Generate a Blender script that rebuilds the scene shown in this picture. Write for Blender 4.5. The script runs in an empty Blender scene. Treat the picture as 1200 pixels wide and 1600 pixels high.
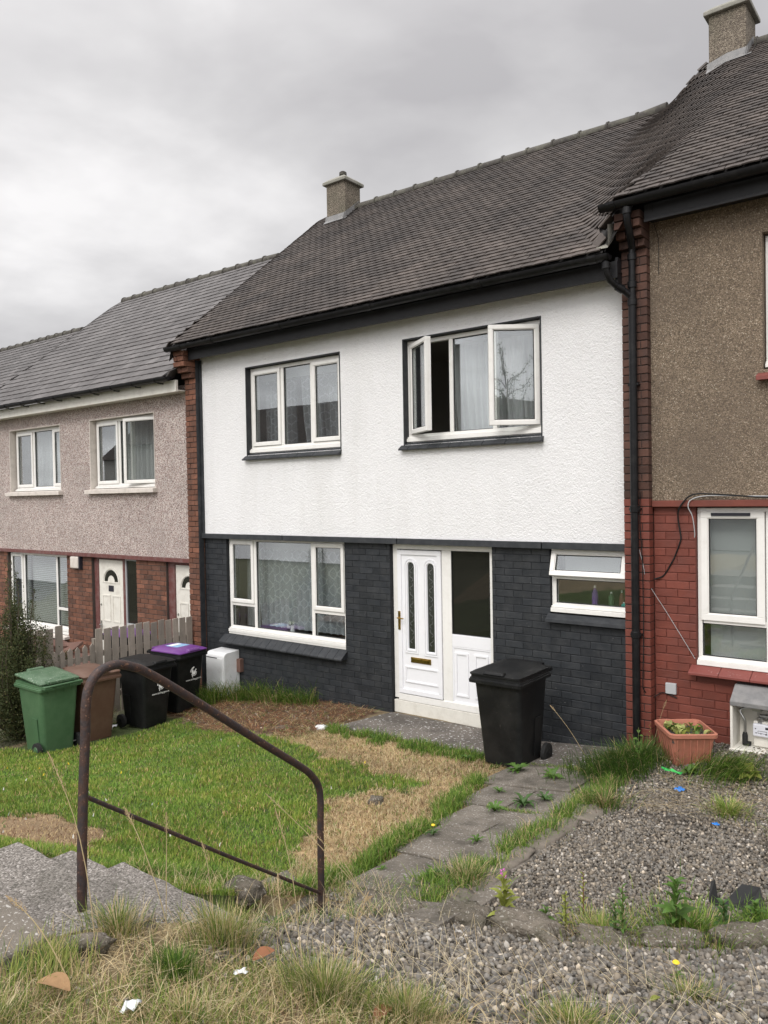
import bpy, bmesh, math, random
import numpy as np
from mathutils import Vector, Matrix, Euler, noise as mnoise

random.seed(7); RNG = np.random.default_rng(7)
SC = bpy.context.scene
COL = SC.collection
R_ = math.radians

# ------------------------------------------------------------------ camera
cam_data = bpy.data.cameras.new('camera'); cam = bpy.data.objects.new('camera', cam_data); COL.objects.link(cam)
_r = Vector((0.78904293, 0.61409569, -0.01725504)); _u = Vector((8.23728197e-04, 2.70296167e-02, 9.99634294e-01)); _f = Vector((-0.61433751, 0.78876859, -0.02082168))
cam.matrix_world = Matrix(((_r.x, _u.x, -_f.x, 0), (_r.y, _u.y, -_f.y, 0), (_r.z, _u.z, -_f.z, 2.5), (0, 0, 0, 1)))
cam_data.sensor_fit = 'VERTICAL'; cam_data.sensor_height = 36; cam_data.lens = 1202 / 1600 * 36
cam_data.clip_start = 0.05; cam_data.clip_end = 3000
SC.camera = cam

# ------------------------------------------------------------------ sky (overcast) and sun
W = bpy.data.worlds.new('World'); SC.world = W; W.use_nodes = True
nt = W.node_tree; nt.nodes.clear()
def wn(t): return nt.nodes.new(t)
out = wn('ShaderNodeOutputWorld'); bg = wn('ShaderNodeBackground'); bg.inputs['Strength'].default_value = 0.1
sky = wn('ShaderNodeTexSky'); sky.sky_type = 'NISHITA'; sky.sun_disc = False
SUN_EL, SUN_AZ = R_(42), R_(172)          # azimuth clockwise from +Y
sky.sun_elevation = SUN_EL; sky.sun_rotation = SUN_AZ
tc = wn('ShaderNodeTexCoord'); sep = wn('ShaderNodeSeparateXYZ'); nt.links.new(tc.outputs['Generated'], sep.inputs[0])
def wmath(op, a, b=None, clamp=False):
    n = wn('ShaderNodeMath'); n.operation = op; n.use_clamp = clamp
    for i, v in enumerate((a, b)):
        if v is None: continue
        if isinstance(v, (int, float)): n.inputs[i].default_value = v
        else: nt.links.new(v, n.inputs[i])
    return n.outputs[0]
zc = wmath('MAXIMUM', sep.outputs['Z'], 0.0); zden = wmath('ADD', zc, 0.22)
cmb = wn('ShaderNodeCombineXYZ')
nt.links.new(wmath('DIVIDE', sep.outputs['X'], zden), cmb.inputs[0]); nt.links.new(wmath('DIVIDE', sep.outputs['Y'], zden), cmb.inputs[1])
def wnoise(scale, detail, rough, dist=0.0, off=(0, 0, 0)):
    mp = wn('ShaderNodeMapping'); mp.inputs['Location'].default_value = off
    nt.links.new(cmb.outputs[0], mp.inputs[0])
    n = wn('ShaderNodeTexNoise'); n.inputs['Scale'].default_value = scale; n.inputs['Detail'].default_value = detail
    n.inputs['Roughness'].default_value = rough; n.inputs['Distortion'].default_value = dist
    nt.links.new(mp.outputs[0], n.inputs['Vector']); return n.outputs['Fac']
n1 = wnoise(0.85, 6, 0.50, 0.3, (3.1, 1.7, 0)); n2 = wnoise(2.6, 5, 0.5, 0.2, (7.3, 2.2, 1))
nn = wmath('ADD', wmath('MULTIPLY', n1, 0.75), wmath('MULTIPLY', n2, 0.25))
ramp = wn('ShaderNodeValToRGB'); cr = ramp.color_ramp
cr.elements[0].position = 0.40; cr.elements[0].color = (0.51, 0.495, 0.502, 1)
cr.elements[1].position = 0.60; cr.elements[1].color = (0.92, 0.90, 0.895, 1)
e = cr.elements.new(0.5); e.color = (0.67, 0.655, 0.655, 1)
nt.links.new(nn, ramp.inputs[0])
# an overcast sky is brighter overhead than near the horizon (CIE overcast)
elev = wmath('ADD', wmath('MULTIPLY', wmath('POWER', zc, 3.0), 1.5), wmath('SUBTRACT', 0.98, wmath('MULTIPLY', zc, 0.46)))
# cloud layer is scaled up because the background strength is low
cl = wn('ShaderNodeVectorMath'); cl.operation = 'SCALE'; nt.links.new(ramp.outputs[0], cl.inputs[0])
# and brighter on the side where the sun stands behind the cloud
sdn = wn('ShaderNodeVectorMath'); sdn.operation = 'DOT_PRODUCT'; nt.links.new(tc.outputs['Generated'], sdn.inputs[0])
sdn.inputs[1].default_value = (math.sin(SUN_AZ) * math.cos(SUN_EL), math.cos(SUN_AZ) * math.cos(SUN_EL), math.sin(SUN_EL))
side = wmath('ADD', wmath('MULTIPLY', wmath('POWER', wmath('MAXIMUM', wmath('ADD', wmath('MULTIPLY', sdn.outputs['Value'], .5), .5), 0.0), 2.0), 1.5), 0.85)
nt.links.new(wmath('MULTIPLY', wmath('MULTIPLY', elev, side), 10.4), cl.inputs['Scale'])
mixs = wn('ShaderNodeMixRGB'); mixs.inputs['Fac'].default_value = 0.93
nt.links.new(sky.outputs[0], mixs.inputs[1]); nt.links.new(cl.outputs[0], mixs.inputs[2])
nt.links.new(mixs.outputs[0], bg.inputs['Color']); nt.links.new(bg.outputs[0], out.inputs[0])

sd = bpy.data.lights.new('sun', 'SUN'); sd.energy = 1.5; sd.angle = R_(22); sd.color = (1.0, 0.965, 0.92)
sun = bpy.data.objects.new('sun', sd); COL.objects.link(sun)
sdir = Vector((math.sin(SUN_AZ) * math.cos(SUN_EL), math.cos(SUN_AZ) * math.cos(SUN_EL), math.sin(SUN_EL)))
sun.rotation_euler = sdir.to_track_quat('Z', 'Y').to_euler(); sun.location = sdir * 40
SC.view_settings.view_transform = 'Standard'; SC.view_settings.look = 'None'; SC.view_settings.gamma = 1
SC.view_settings.use_curve_mapping = False; SC.view_settings.exposure = 0.15

# ------------------------------------------------------------------ terrain height
CP=np.array([(-3,8,-.27),(-4,7.2,-.33),(-5.2,8,-.36),(-5.2,7.3,-.35),(-6.2,8,-.37),(-7.8,8,-.44),(-9.3,8,-.55),(-10,8,-.66),(-10,6.5,-.72),(-10,5,-.68),(-10,3,-.55),
(-8.5,5,-.55),(-8.5,6.5,-.61),(-7,6.5,-.42),(-7,5,-.36),(-7,3.5,-.22),(-5.5,6,-.30),(-5.2,5,-.20),(-5,4,-.08),(-4.3,5.9,-.23),(-4.3,3.3,.02),
(-3.7,6.6,-.27),(-3.1,6.8,-.2),(-3.3,5.5,-.15),(-2.75,5.5,-.1),(-3.3,4.4,-.06),(-3.1,3.6,0),(-3.8,3.2,.06),(-4.1,2.7,.25),(-4.05,2.2,.5),(-4.1,1.85,.72),(-4.6,1.6,.72),(-4.3,1,.85),(-6,2,.25),(-7,1,.4),(-5.3,2.8,.08),
(-8.5,3,-.3),(-8.5,0,.5),(-12,8,-.9),(-12,5,-.9),(-12,2,-.8),(-12,-1,.3),(-14.5,8,-1),(-14.5,0,0),
(-2.6,3.6,.06),(-2.5,3.05,.27),(-2.55,2.5,.46),(-2.6,2,.68),(-2.7,1.6,.84),(-3,1,.92),
(-2.55,4.6,.0),(-2.3,5.5,-.02),(-2.4,7,-.08),(-2,7.9,.0),(-.8,7.9,.03),(0.8,7.9,.06),(-1.2,6,.04),(-1,5,.08),(.8,5,.12),
(-2.1,3.9,.08),(-1.5,4.1,.10),(-.9,4.45,.12),(0,4.6,.16),(1,4.7,.2),
(-1.8,3.3,.24),(-1.2,3.4,.32),(-.5,3.7,.35),(.5,3.9,.38),
(-1.8,2.5,.5),(-1,2.6,.58),(-1.2,1.9,.75),(0,2.5,.7),(1,2.5,.75),(0,0,.95),(-1.5,0,.95),(1.5,0,.98),(-4,0,.95),(-1,-1.5,1.0),(-5,-1.5,.95),(2,-1.5,1.0)],float)
def _k(r): return np.where(r>1e-9,r*r*np.log(np.maximum(r,1e-9)),0.)
_n=len(CP)
_A=np.zeros((_n+3,_n+3));_d=np.hypot(CP[:,None,0]-CP[None,:,0],CP[:,None,1]-CP[None,:,1])
_A[:_n,:_n]=_k(_d)+np.eye(_n)*.02;_A[:_n,_n]=1;_A[:_n,_n+1:]=CP[:,:2];_A[_n,:_n]=1;_A[_n+1:,:_n]=CP[:,:2].T
_w=np.linalg.solve(_A,np.r_[CP[:,2],0,0,0])
def TZ(x,y):
    x=np.asarray(x,float);y=np.asarray(y,float)
    r=np.hypot(x[...,None]-CP[:,0],y[...,None]-CP[:,1])
    return _k(r)@_w[:_n]+_w[_n]+_w[_n+1]*x+_w[_n+2]*y

_TZ0 = TZ
STAIR = [(-9, .96)] + [(1.42 + 0.0, .96)]   # see stair() below
NOS = [(1.42, .96), (1.88, .80), (2.18, .635), (2.47, .47), (2.80, .13), (3.08, .03)]   # (nosing y, tread z)
def ground(x, y):
    """terrain, cut below the stair flight"""
    x = np.asarray(x, float); y = np.asarray(y, float); z = _TZ0(x, y)
    st = np.full_like(z, 99.)
    prev = -5
    for yn, zt in NOS:
        st = np.where((y > prev - .04) & (y <= yn + .04) & ((x > -3.42) | (yn < 2.5)), np.minimum(st, zt - .10), st); prev = yn
    st = np.where((y > prev) & (y < 3.5) & (x > -3.3), np.minimum(st, -.06), st)
    inside = (x > -3.88) & (x < -2.78) & (y > -1) & (y < 3.45)
    return np.where(inside, np.minimum(z, st), z)
def gz(x, y): return float(ground(np.array([x]), np.array([y]))[0])

# ------------------------------------------------------------------ materials
MATS = {}
def _nodes(name):
    m = bpy.data.materials.new(name); m.use_nodes = True
    t = m.node_tree; b = t.nodes['Principled BSDF']; return m, t, b
def pmat(name, col, rough=.6, var=.12, nscale=6., bump=0., bscale=60., bdist=.004, tint=0., rnd=0., dirt=None, dirt_amt=.5, dirt_scale=3., dirt_t=.55, dirt_w=.12,
         speck=None, speck_scale=40., speck_t=.68, metal=0., coat=0., spec=.4, cracks=0, streak=False, voro=None, usecol=False, transl=0.):
    """procedural material in world space; tint: per-piece attribute; rnd: per-object random"""
    m, t, b = _nodes(name); N = t.nodes; L = t.links
    geo = N.new('ShaderNodeNewGeometry'); pos = geo.outputs['Position']
    def noise(scale, detail=4, rough_=.55, vec=None, off=0.):
        n = N.new('ShaderNodeTexNoise'); n.inputs['Scale'].default_value = scale; n.inputs['Detail'].default_value = detail; n.inputs['Roughness'].default_value = rough_
        if off:
            mp = N.new('ShaderNodeMapping'); mp.inputs['Location'].default_value = (off, off * .7, off * 1.3); L.new(vec or pos, mp.inputs[0]); L.new(mp.outputs[0], n.inputs['Vector'])
        else: L.new(vec or pos, n.inputs['Vector'])
        return n.outputs['Fac']
    def mth(op, a, b_=0., clamp=False):
        n = N.new('ShaderNodeMath'); n.operation = op; n.use_clamp = clamp
        for i, v in enumerate((a, b_)):
            if isinstance(v, (int, float)): n.inputs[i].default_value = v
            else: L.new(v, n.inputs[i])
        return n.outputs[0]
    def mixc(fac, c1, c2, mode='MIX'):
        n = N.new('ShaderNodeMixRGB'); n.blend_type = mode
        for i, v in ((0, fac), (1, c1), (2, c2)):
            if isinstance(v, (int, float)): n.inputs[i].default_value = v
            elif isinstance(v, tuple): n.inputs[i].default_value = (*v, 1) if len(v) == 3 else v
            else: L.new(v, n.inputs[i])
        return n.outputs[0]
    if usecol:
        a = N.new('ShaderNodeAttribute'); a.attribute_name = 'Col'; c = a.outputs['Color']
    elif voro:
        vs, cols = voro
        v = N.new('ShaderNodeTexVoronoi'); v.inputs['Scale'].default_value = vs; L.new(pos, v.inputs['Vector'])
        sp = N.new('ShaderNodeSeparateColor'); L.new(v.outputs['Color'], sp.inputs[0])
        rp = N.new('ShaderNodeValToRGB'); rp.color_ramp.interpolation = 'CONSTANT'
        rp.color_ramp.elements[0].position = 0; rp.color_ramp.elements[0].color = (*cols[0][1], 1)
        rp.color_ramp.elements[1].position = cols[1][0]; rp.color_ramp.elements[1].color = (*cols[1][1], 1)
        for p_, cc in cols[2:]:
            e_ = rp.color_ramp.elements.new(p_); e_.color = (*cc, 1)
        L.new(sp.outputs[0], rp.inputs[0]); c = rp.outputs[0]; vdist = v.outputs['Distance']
    else:
        rgb = N.new('ShaderNodeRGB'); rgb.outputs[0].default_value = (*col, 1); c = rgb.outputs[0]
    # broad value variation
    f = mth('ADD', mth('MULTIPLY', mth('SUBTRACT', noise(nscale), .5), 2.6 * var), 1.)
    f = mth('MULTIPLY', f, mth('ADD', mth('MULTIPLY', mth('SUBTRACT', noise(nscale * 7, 3, off=3.), .5), 1.6 * var), 1.))
    if tint:
        a = N.new('ShaderNodeAttribute'); a.attribute_name = 'tint'
        f = mth('MULTIPLY', f, mth('ADD', mth('MULTIPLY', a.outputs['Fac'], tint), 1.))
    if rnd:
        oi = N.new('ShaderNodeObjectInfo'); f = mth('MULTIPLY', f, mth('ADD', mth('MULTIPLY', mth('SUBTRACT', oi.outputs['Random'], .5), 2 * rnd), 1.))
    sc = N.new('ShaderNodeVectorMath'); sc.operation = 'SCALE'; L.new(c, sc.inputs[0]); L.new(f, sc.inputs['Scale']); c = sc.outputs[0]
    if speck:
        c = mixc(mth('MULTIPLY', mth('SUBTRACT', noise(speck_scale, 2, .5, off=5.), speck_t), 14., True), c, speck)
    if dirt:
        v_ = pos
        if streak:
            mp = N.new('ShaderNodeMapping'); mp.inputs['Scale'].default_value = (1, 1, .12); L.new(pos, mp.inputs[0]); v_ = mp.outputs[0]
        d = mth('DIVIDE', mth('SUBTRACT', noise(dirt_scale, 7, .65, v_, off=9.), dirt_t - dirt_w), 2 * dirt_w, True)
        c = mixc(mth('MULTIPLY', d, dirt_amt), c, dirt)
    L.new(c, b.inputs['Base Color'])
    b.inputs['Roughness'].default_value = rough; b.inputs['Metallic'].default_value = metal
    b.inputs['Specular IOR Level'].default_value = spec
    if coat: b.inputs['Coat Weight'].default_value = coat; b.inputs['Coat Roughness'].default_value = .2
    if bump:
        bn = N.new('ShaderNodeBump'); bn.inputs['Strength'].default_value = min(1, bump); bn.inputs['Distance'].default_value = bdist
        h = mth('ADD', noise(bscale, 3, .5, off=1.), mth('MULTIPLY', noise(bscale * .31, 3, .5, off=2.), 1.0))
        if voro: h = mth('SUBTRACT', h, mth('MULTIPLY', vdist, .8))
        L.new(h, bn.inputs['Height']); L.new(bn.outputs[0], b.inputs['Normal'])
    if transl:
        tr = N.new('ShaderNodeBsdfTranslucent'); L.new(c, tr.inputs[0]); mx = N.new('ShaderNodeMixShader'); mx.inputs[0].default_value = transl
        L.new(b.outputs[0], mx.inputs[1]); L.new(tr.outputs[0], mx.inputs[2]); L.new(mx.outputs[0], t.nodes['Material Output'].inputs[0])
    MATS[name] = m; return m
M = MATS
pmat('white_roughcast', (.835, .835, .84), .9, .04, 1.2, bump=1., bscale=135, bdist=.012, dirt=(.56, .55, .51), dirt_amt=.25, dirt_scale=1.8, dirt_t=.60, streak=True)
pmat('dark_paint', (.018, .021, .025), .62, .14, 3, bump=.6, bscale=90, bdist=.002, tint=.16, rnd=.10, dirt=(.050, .052, .054), dirt_amt=.5, dirt_scale=6, speck=(.10, .10, .10), speck_scale=35, speck_t=.71)
pmat('dark_paint_flat', (.023, .026, .030), .6, .12, 4, bump=.3, bscale=60, bdist=.002, tint=.1, rnd=.08, dirt=(.09, .092, .095), dirt_amt=.3, dirt_scale=8)
pmat('dark_mortar', (.012, .014, .017), .7, .15, 5, bump=.5, bscale=120, bdist=.002)
pmat('brown_brick', (.185, .080, .050), .85, .22, 6, bump=.7, bscale=110, bdist=.003, tint=.30, rnd=.26, dirt=(.055, .040, .035), dirt_amt=.55, dirt_scale=4)
pmat('brown_mortar', (.075, .060, .052), .9, .2, 6, bump=.5, bscale=120, bdist=.003)
pmat('pier_brick', (.110, .054, .039), .85, .22, 6, bump=.7, bscale=110, bdist=.003, tint=.28, rnd=.26, dirt=(.040, .030, .028), dirt_amt=.55, dirt_scale=4)
pmat('pier_mortar', (.045, .034, .030), .9, .2, 6, bump=.5, bscale=120, bdist=.003)
pmat('red_paint', (.160, .043, .029), .62, .14, 3, bump=.6, bscale=80, bdist=.003, tint=.14, rnd=.12, dirt=(.10, .035, .028), dirt_amt=.5, dirt_scale=4)
pmat('red_mortar', (.135, .037, .026), .7, .15, 5, bump=.5, bscale=120, bdist=.002)
pmat('red_tile', (.20, .055, .045), .55, .14, 5, bump=.3, bscale=60, dirt=(.42, .34, .32), dirt_amt=.6, dirt_scale=14, dirt_t=.66, dirt_w=.04)
pmat('lintel_red', (.13, .045, .04), .6, .14, 5, bump=.3, bscale=60, dirt=(.24, .19, .18), dirt_amt=.4, dirt_scale=10)
pmat('pink_pebbledash', (.3, .3, .3), .85, .10, 1.0, bump=1., bscale=150, bdist=.008,
     voro=(95., [(0, (.15, .105, .095)), (.18, (.50, .41, .375)), (.45, (.36, .255, .23)), (.62, (.60, .54, .50)), (.82, (.26, .21, .195)), (.9, (.74, .70, .66))]),
     dirt=(.27, .23, .21), dirt_amt=.35, dirt_scale=1.2)
pmat('brown_pebbledash', (.2, .2, .2), .85, .14, 1.0, bump=1., bscale=150, bdist=.008,
     voro=(120., [(0, (.13, .10, .07)), (.25, (.25, .195, .14)), (.5, (.19, .145, .10)), (.7, (.33, .26, .19)), (.86, (.13, .10, .072)), (.965, (.50, .43, .34))]),
     dirt=(.13, .10, .076), dirt_amt=.5, dirt_scale=1.1)
pmat('chimney_harl', (.2, .2, .2), .9, .12, 1.5, bump=1., bscale=130, bdist=.01,
     voro=(90., [(0, (.11, .09, .07)), (.25, (.23, .195, .15)), (.5, (.17, .14, .11)), (.75, (.31, .265, .21)), (.9, (.13, .11, .09))]), dirt=(.11, .11, .075), dirt_amt=.5, dirt_scale=2.5)
pmat('roof_tile', (.080, .066, .058), .78, .32, 1.1, bump=.6, bscale=90, bdist=.003, tint=.26, rnd=.20, dirt=(.030, .026, .025), dirt_amt=.75, dirt_scale=1.3, dirt_t=.52, speck=(.15, .135, .11), speck_scale=26, speck_t=.66, spec=.35)
pmat('roof_tile_right', (.125, .110, .094), .78, .22, 1.1, bump=.6, bscale=90, bdist=.003, tint=.26, rnd=.20, dirt=(.07, .062, .056), dirt_amt=.7, dirt_scale=.9, dirt_t=.52, speck=(.22, .21, .16), speck_scale=26, speck_t=.70, spec=.35)
pmat('roof_slate', (.092, .085, .083), .6, .16, 1.2, bump=.5, bscale=60, bdist=.003, tint=.24, rnd=.18, dirt=(.055, .048, .046), dirt_amt=.7, dirt_scale=1.0, dirt_t=.55, speck=(.20, .19, .18), speck_scale=20, speck_t=.68, spec=.5)
pmat('roof_felt', (.030, .028, .027), .9, .1, 3)
pmat('ridge_clay', (.060, .054, .048), .85, .25, 5, bump=.8, bscale=50, bdist=.006, rnd=.2, dirt=(.16, .16, .12), dirt_amt=.5, dirt_scale=9)
pmat('lead', (.17, .17, .17), .5, .2, 6, bump=.4, bscale=25, bdist=.006, dirt=(.30, .29, .28), dirt_amt=.5, dirt_scale=9)
pmat('cement', (.26, .25, .22), .9, .2, 5, bump=.7, bscale=60, bdist=.005, dirt=(.13, .14, .09), dirt_amt=.5, dirt_scale=7)
pmat('upvc', (.78, .77, .74), .32, .035, 3, spec=.5, dirt=(.52, .50, .45), dirt_amt=.28, dirt_scale=9, dirt_t=.62)
pmat('upvc_door', (.80, .805, .83), .3, .02, 3, spec=.5, dirt=(.6, .58, .54), dirt_amt=.2, dirt_scale=9, dirt_t=.64)
pmat('cream_paint', (.70, .68, .62), .55, .06, 4, bump=.2, bscale=40, dirt=(.42, .38, .32), dirt_amt=.4, dirt_scale=8, dirt_t=.6)
pmat('stone_sill', (.62, .57, .52), .7, .08, 4, bump=.3, bscale=60, dirt=(.36, .32, .28), dirt_amt=.5, dirt_scale=9, dirt_t=.6)
pmat('white_metal', (.72, .73, .74), .4, .04, 4, dirt=(.45, .43, .38), dirt_amt=.3, dirt_scale=8, dirt_t=.62)
pmat('black_gloss', (.008, .008, .009), .38, .2, 8, bump=.15, bscale=30, bdist=.003, spec=.22, dirt=(.035, .034, .033), dirt_amt=.4, dirt_scale=10, dirt_t=.6)
pmat('black_board', (.017, .017, .019), .5, .2, 6, spec=.3, bump=.4, bscale=22, bdist=.003, dirt=(.03, .03, .03), dirt_amt=.4, dirt_scale=7, dirt_t=.6)
pmat('black_plastic', (.009, .0095, .010), .48, .1, 5, bump=.12, bscale=200, bdist=.001, spec=.22, dirt=(.028, .028, .027), dirt_amt=.6, dirt_scale=4, speck=(.07, .07, .065), speck_scale=45, speck_t=.71)
pmat('green_plastic', (.060, .130, .062), .45, .10, 3, spec=.4, bump=.1, bscale=160, bdist=.001, dirt=(.12, .20, .11), dirt_amt=.35, dirt_scale=5)
pmat('green_lid', (.058, .115, .060), .5, .10, 3, spec=.4, speck=(.42, .45, .38), speck_scale=60, speck_t=.64, dirt=(.16, .22, .15), dirt_amt=.4, dirt_scale=9)
pmat('brown_plastic', (.115, .062, .042), .5, .10, 4, spec=.4, bump=.1, bscale=160, bdist=.001, dirt=(.17, .11, .08), dirt_amt=.4, dirt_scale=5)
pmat('purple_plastic', (.135, .040, .215), .4, .08, 4, spec=.45, dirt=(.24, .13, .28), dirt_amt=.3, dirt_scale=6)
pmat('rubber', (.014, .014, .014), .75, .15, 20, bump=.2, bscale=90)
pmat('brass', (.42, .27, .07), .28, .1, 12, metal=1., dirt=(.12, .09, .04), dirt_amt=.6, dirt_scale=30)
pmat('steel', (.45, .45, .44), .35, .1, 12, metal=1.)
pmat('rust', (.052, .027, .020), .62, .25, 12, bump=.9, bscale=130, bdist=.003, dirt=(.028, .022, .024), dirt_amt=.9, dirt_scale=24, dirt_t=.52, dirt_w=.05, speck=(.20, .105, .065), speck_scale=70, speck_t=.63, spec=.5)
pmat('fence_wood', (.30, .26, .22), .85, .2, 6, bump=.6, bscale=45, bdist=.003, rnd=.18, dirt=(.16, .145, .12), dirt_amt=.6, dirt_scale=4, streak=True)
pmat('slab_concrete', (.175, .155, .130), .95, .22, 3, bump=1., bscale=150, bdist=.006, rnd=.08, dirt=(.070, .063, .052), dirt_amt=.8, dirt_scale=3.5, speck=(.42, .40, .37), speck_scale=70, speck_t=.60, spec=.2)
pmat('apron_concrete', (.160, .142, .125), .95, .2, 3, bump=1., bscale=140, bdist=.005, dirt=(.066, .060, .052), dirt_amt=.75, dirt_scale=2.6, speck=(.66, .66, .64), speck_scale=30, speck_t=.61, spec=.2)
pmat('aggregate', (.3, .3, .3), .9, .12, 2, bump=1., bscale=120, bdist=.008,
     voro=(120., [(0, (.12, .11, .096)), (.2, (.24, .218, .195)), (.5, (.18, .163, .145)), (.7, (.30, .275, .25)), (.9, (.42, .39, .36))]), dirt=(.08, .075, .06), dirt_amt=.55, dirt_scale=3)
pmat('rock', (.150, .130, .106), .95, .3, 9, bump=1., bscale=55, bdist=.02, rnd=.15, dirt=(.070, .066, .045), dirt_amt=.75, dirt_scale=9, speck=(.36, .34, .30), speck_scale=60, speck_t=.60, spec=.2)
pmat('kerb_stone', (.175, .150, .125), .95, .2, 7, bump=.9, bscale=50, bdist=.008, rnd=.12, dirt=(.085, .085, .06), dirt_amt=.6, dirt_scale=7)
pmat('soil', (1, 1, 1), .98, .22, 9, bump=1., bscale=60, bdist=.02, usecol=True)
pmat('pebble', (1, 1, 1), .85, .16, 60, bump=.5, bscale=160, bdist=.003, usecol=True, spec=.3)
pmat('blade', (1, 1, 1), .6, .05, 20, usecol=True, transl=.35, spec=.25)
pmat('bark', (.08, .06, .045), .9, .2, 20, bump=.6, bscale=70)
pmat('terracotta', (.42, .165, .110), .6, .10, 6, bump=.2, bscale=60, dirt=(.28, .13, .09), dirt_amt=.5, dirt_scale=8)
pmat('room_wall', (.34, .31, .27), .9, .05, 2)
pmat('room_dark', (.06, .055, .05), .9, .1, 2)
pmat('floor_carpet', (.12, .09, .08), .95, .1, 6)
pmat('asphalt', (.05, .05, .05), .95, .2, 3)
pmat('grey_plastic', (.42, .43, .44), .45, .05, 6)
pmat('meter_white', (.66, .67, .72), .4, .03, 9)
pmat('yellow_label', (.75, .70, .25), .6, .1, 30)
pmat('ink', (.02, .02, .03), .6, .0, 3)
pmat('print_white', (.82, .82, .80), .6, .0, 3)
pmat('print_blue', (.25, .42, .62), .5, .0, 3)
pmat('blue_plastic', (.03, .20, .62), .4, .1, 20)
pmat('bright_green', (.04, .40, .08), .4, .1, 20)
pmat('turquoise', (.05, .45, .42), .4, .05, 20)
pmat('violet', (.16, .06, .30), .5, .05, 20)
pmat('dry_leaf', (.36, .22, .11), .8, .2, 30, bump=.6, bscale=60, transl=.2)
pmat('orange_leaf', (.28, .12, .06), .8, .2, 30, transl=.2)
pmat('paper', (.72, .74, .76), .8, .05, 30)
pmat('clay_slab', (.15, .085, .068), .85, .2, 5, bump=.5, bscale=50, rnd=.15, dirt=(.14, .075, .055), dirt_amt=.5, dirt_scale=5)

def glass_mat(name, tint=.93, ior=1.55, rough=0.0, bumpy=False, body=None, boost=1.0):
    m = bpy.data.materials.new(name); m.use_nodes = True; t = m.node_tree; t.nodes.clear(); N = t.nodes; L = t.links
    o = N.new('ShaderNodeOutputMaterial'); tr = N.new('ShaderNodeBsdfTransparent'); tr.inputs[0].default_value = (tint * .97, tint, tint * .99, 1)
    gl = N.new('ShaderNodeBsdfGlossy'); gl.inputs['Roughness'].default_value = rough; gl.inputs[0].default_value = (.95, .97, 1, 1)
    ge = N.new('ShaderNodeNewGeometry'); dt = N.new('ShaderNodeVectorMath'); dt.operation = 'DOT_PRODUCT'; L.new(ge.outputs['Incoming'], dt.inputs[0]); L.new(ge.outputs['Normal'], dt.inputs[1])
    def mm(op, a, b_):
        n_ = N.new('ShaderNodeMath'); n_.operation = op; n_.use_clamp = True
        for i_, v_ in enumerate((a, b_)):
            if isinstance(v_, (int, float)): n_.inputs[i_].default_value = v_
            else: L.new(v_, n_.inputs[i_])
        return n_.outputs[0]
    ab = N.new('ShaderNodeMath'); ab.operation = 'ABSOLUTE'; L.new(dt.outputs['Value'], ab.inputs[0])
    class mt: outputs = [mm('ADD', mm('MULTIPLY', mm('POWER', mm('SUBTRACT', 1.0, ab.outputs[0]), 4.0), .9), .16 * boost)]
    mx = N.new('ShaderNodeMixShader'); L.new(mt.outputs[0], mx.inputs[0]); L.new(tr.outputs[0], mx.inputs[1]); L.new(gl.outputs[0], mx.inputs[2])
    nz = N.new('ShaderNodeTexNoise'); geo = N.new('ShaderNodeNewGeometry'); L.new(geo.outputs['Position'], nz.inputs['Vector'])
    nz.inputs['Scale'].default_value = 60 if bumpy else 1.3
    bn = N.new('ShaderNodeBump'); bn.inputs['Strength'].default_value = .6 if bumpy else .06; bn.inputs['Distance'].default_value = .01
    L.new(nz.outputs[0], bn.inputs['Height']); L.new(bn.outputs[0], gl.inputs['Normal'])
    res = mx.outputs[0]
    if body:
        df = N.new('ShaderNodeBsdfDiffuse'); df.inputs[0].default_value = (*body, 1); m2 = N.new('ShaderNodeMixShader'); m2.inputs[0].default_value = .8
        L.new(res, m2.inputs[1]); L.new(df.outputs[0], m2.inputs[2])
        m3 = N.new('ShaderNodeMixShader'); L.new(mt.outputs[0], m3.inputs[0]); L.new(m2.outputs[0], m3.inputs[1]); L.new(gl.outputs[0], m3.inputs[2]); res = m3.outputs[0]
    L.new(res, o.inputs[0]); MATS[name] = m; return m
glass_mat('glass'); glass_mat('glass_dark', .5, body=(.016, .016, .014), boost=.3); glass_mat('glass_pattern', .5, boost=.5, bumpy=True, body=(.022, .026, .020), rough=.12)

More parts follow.
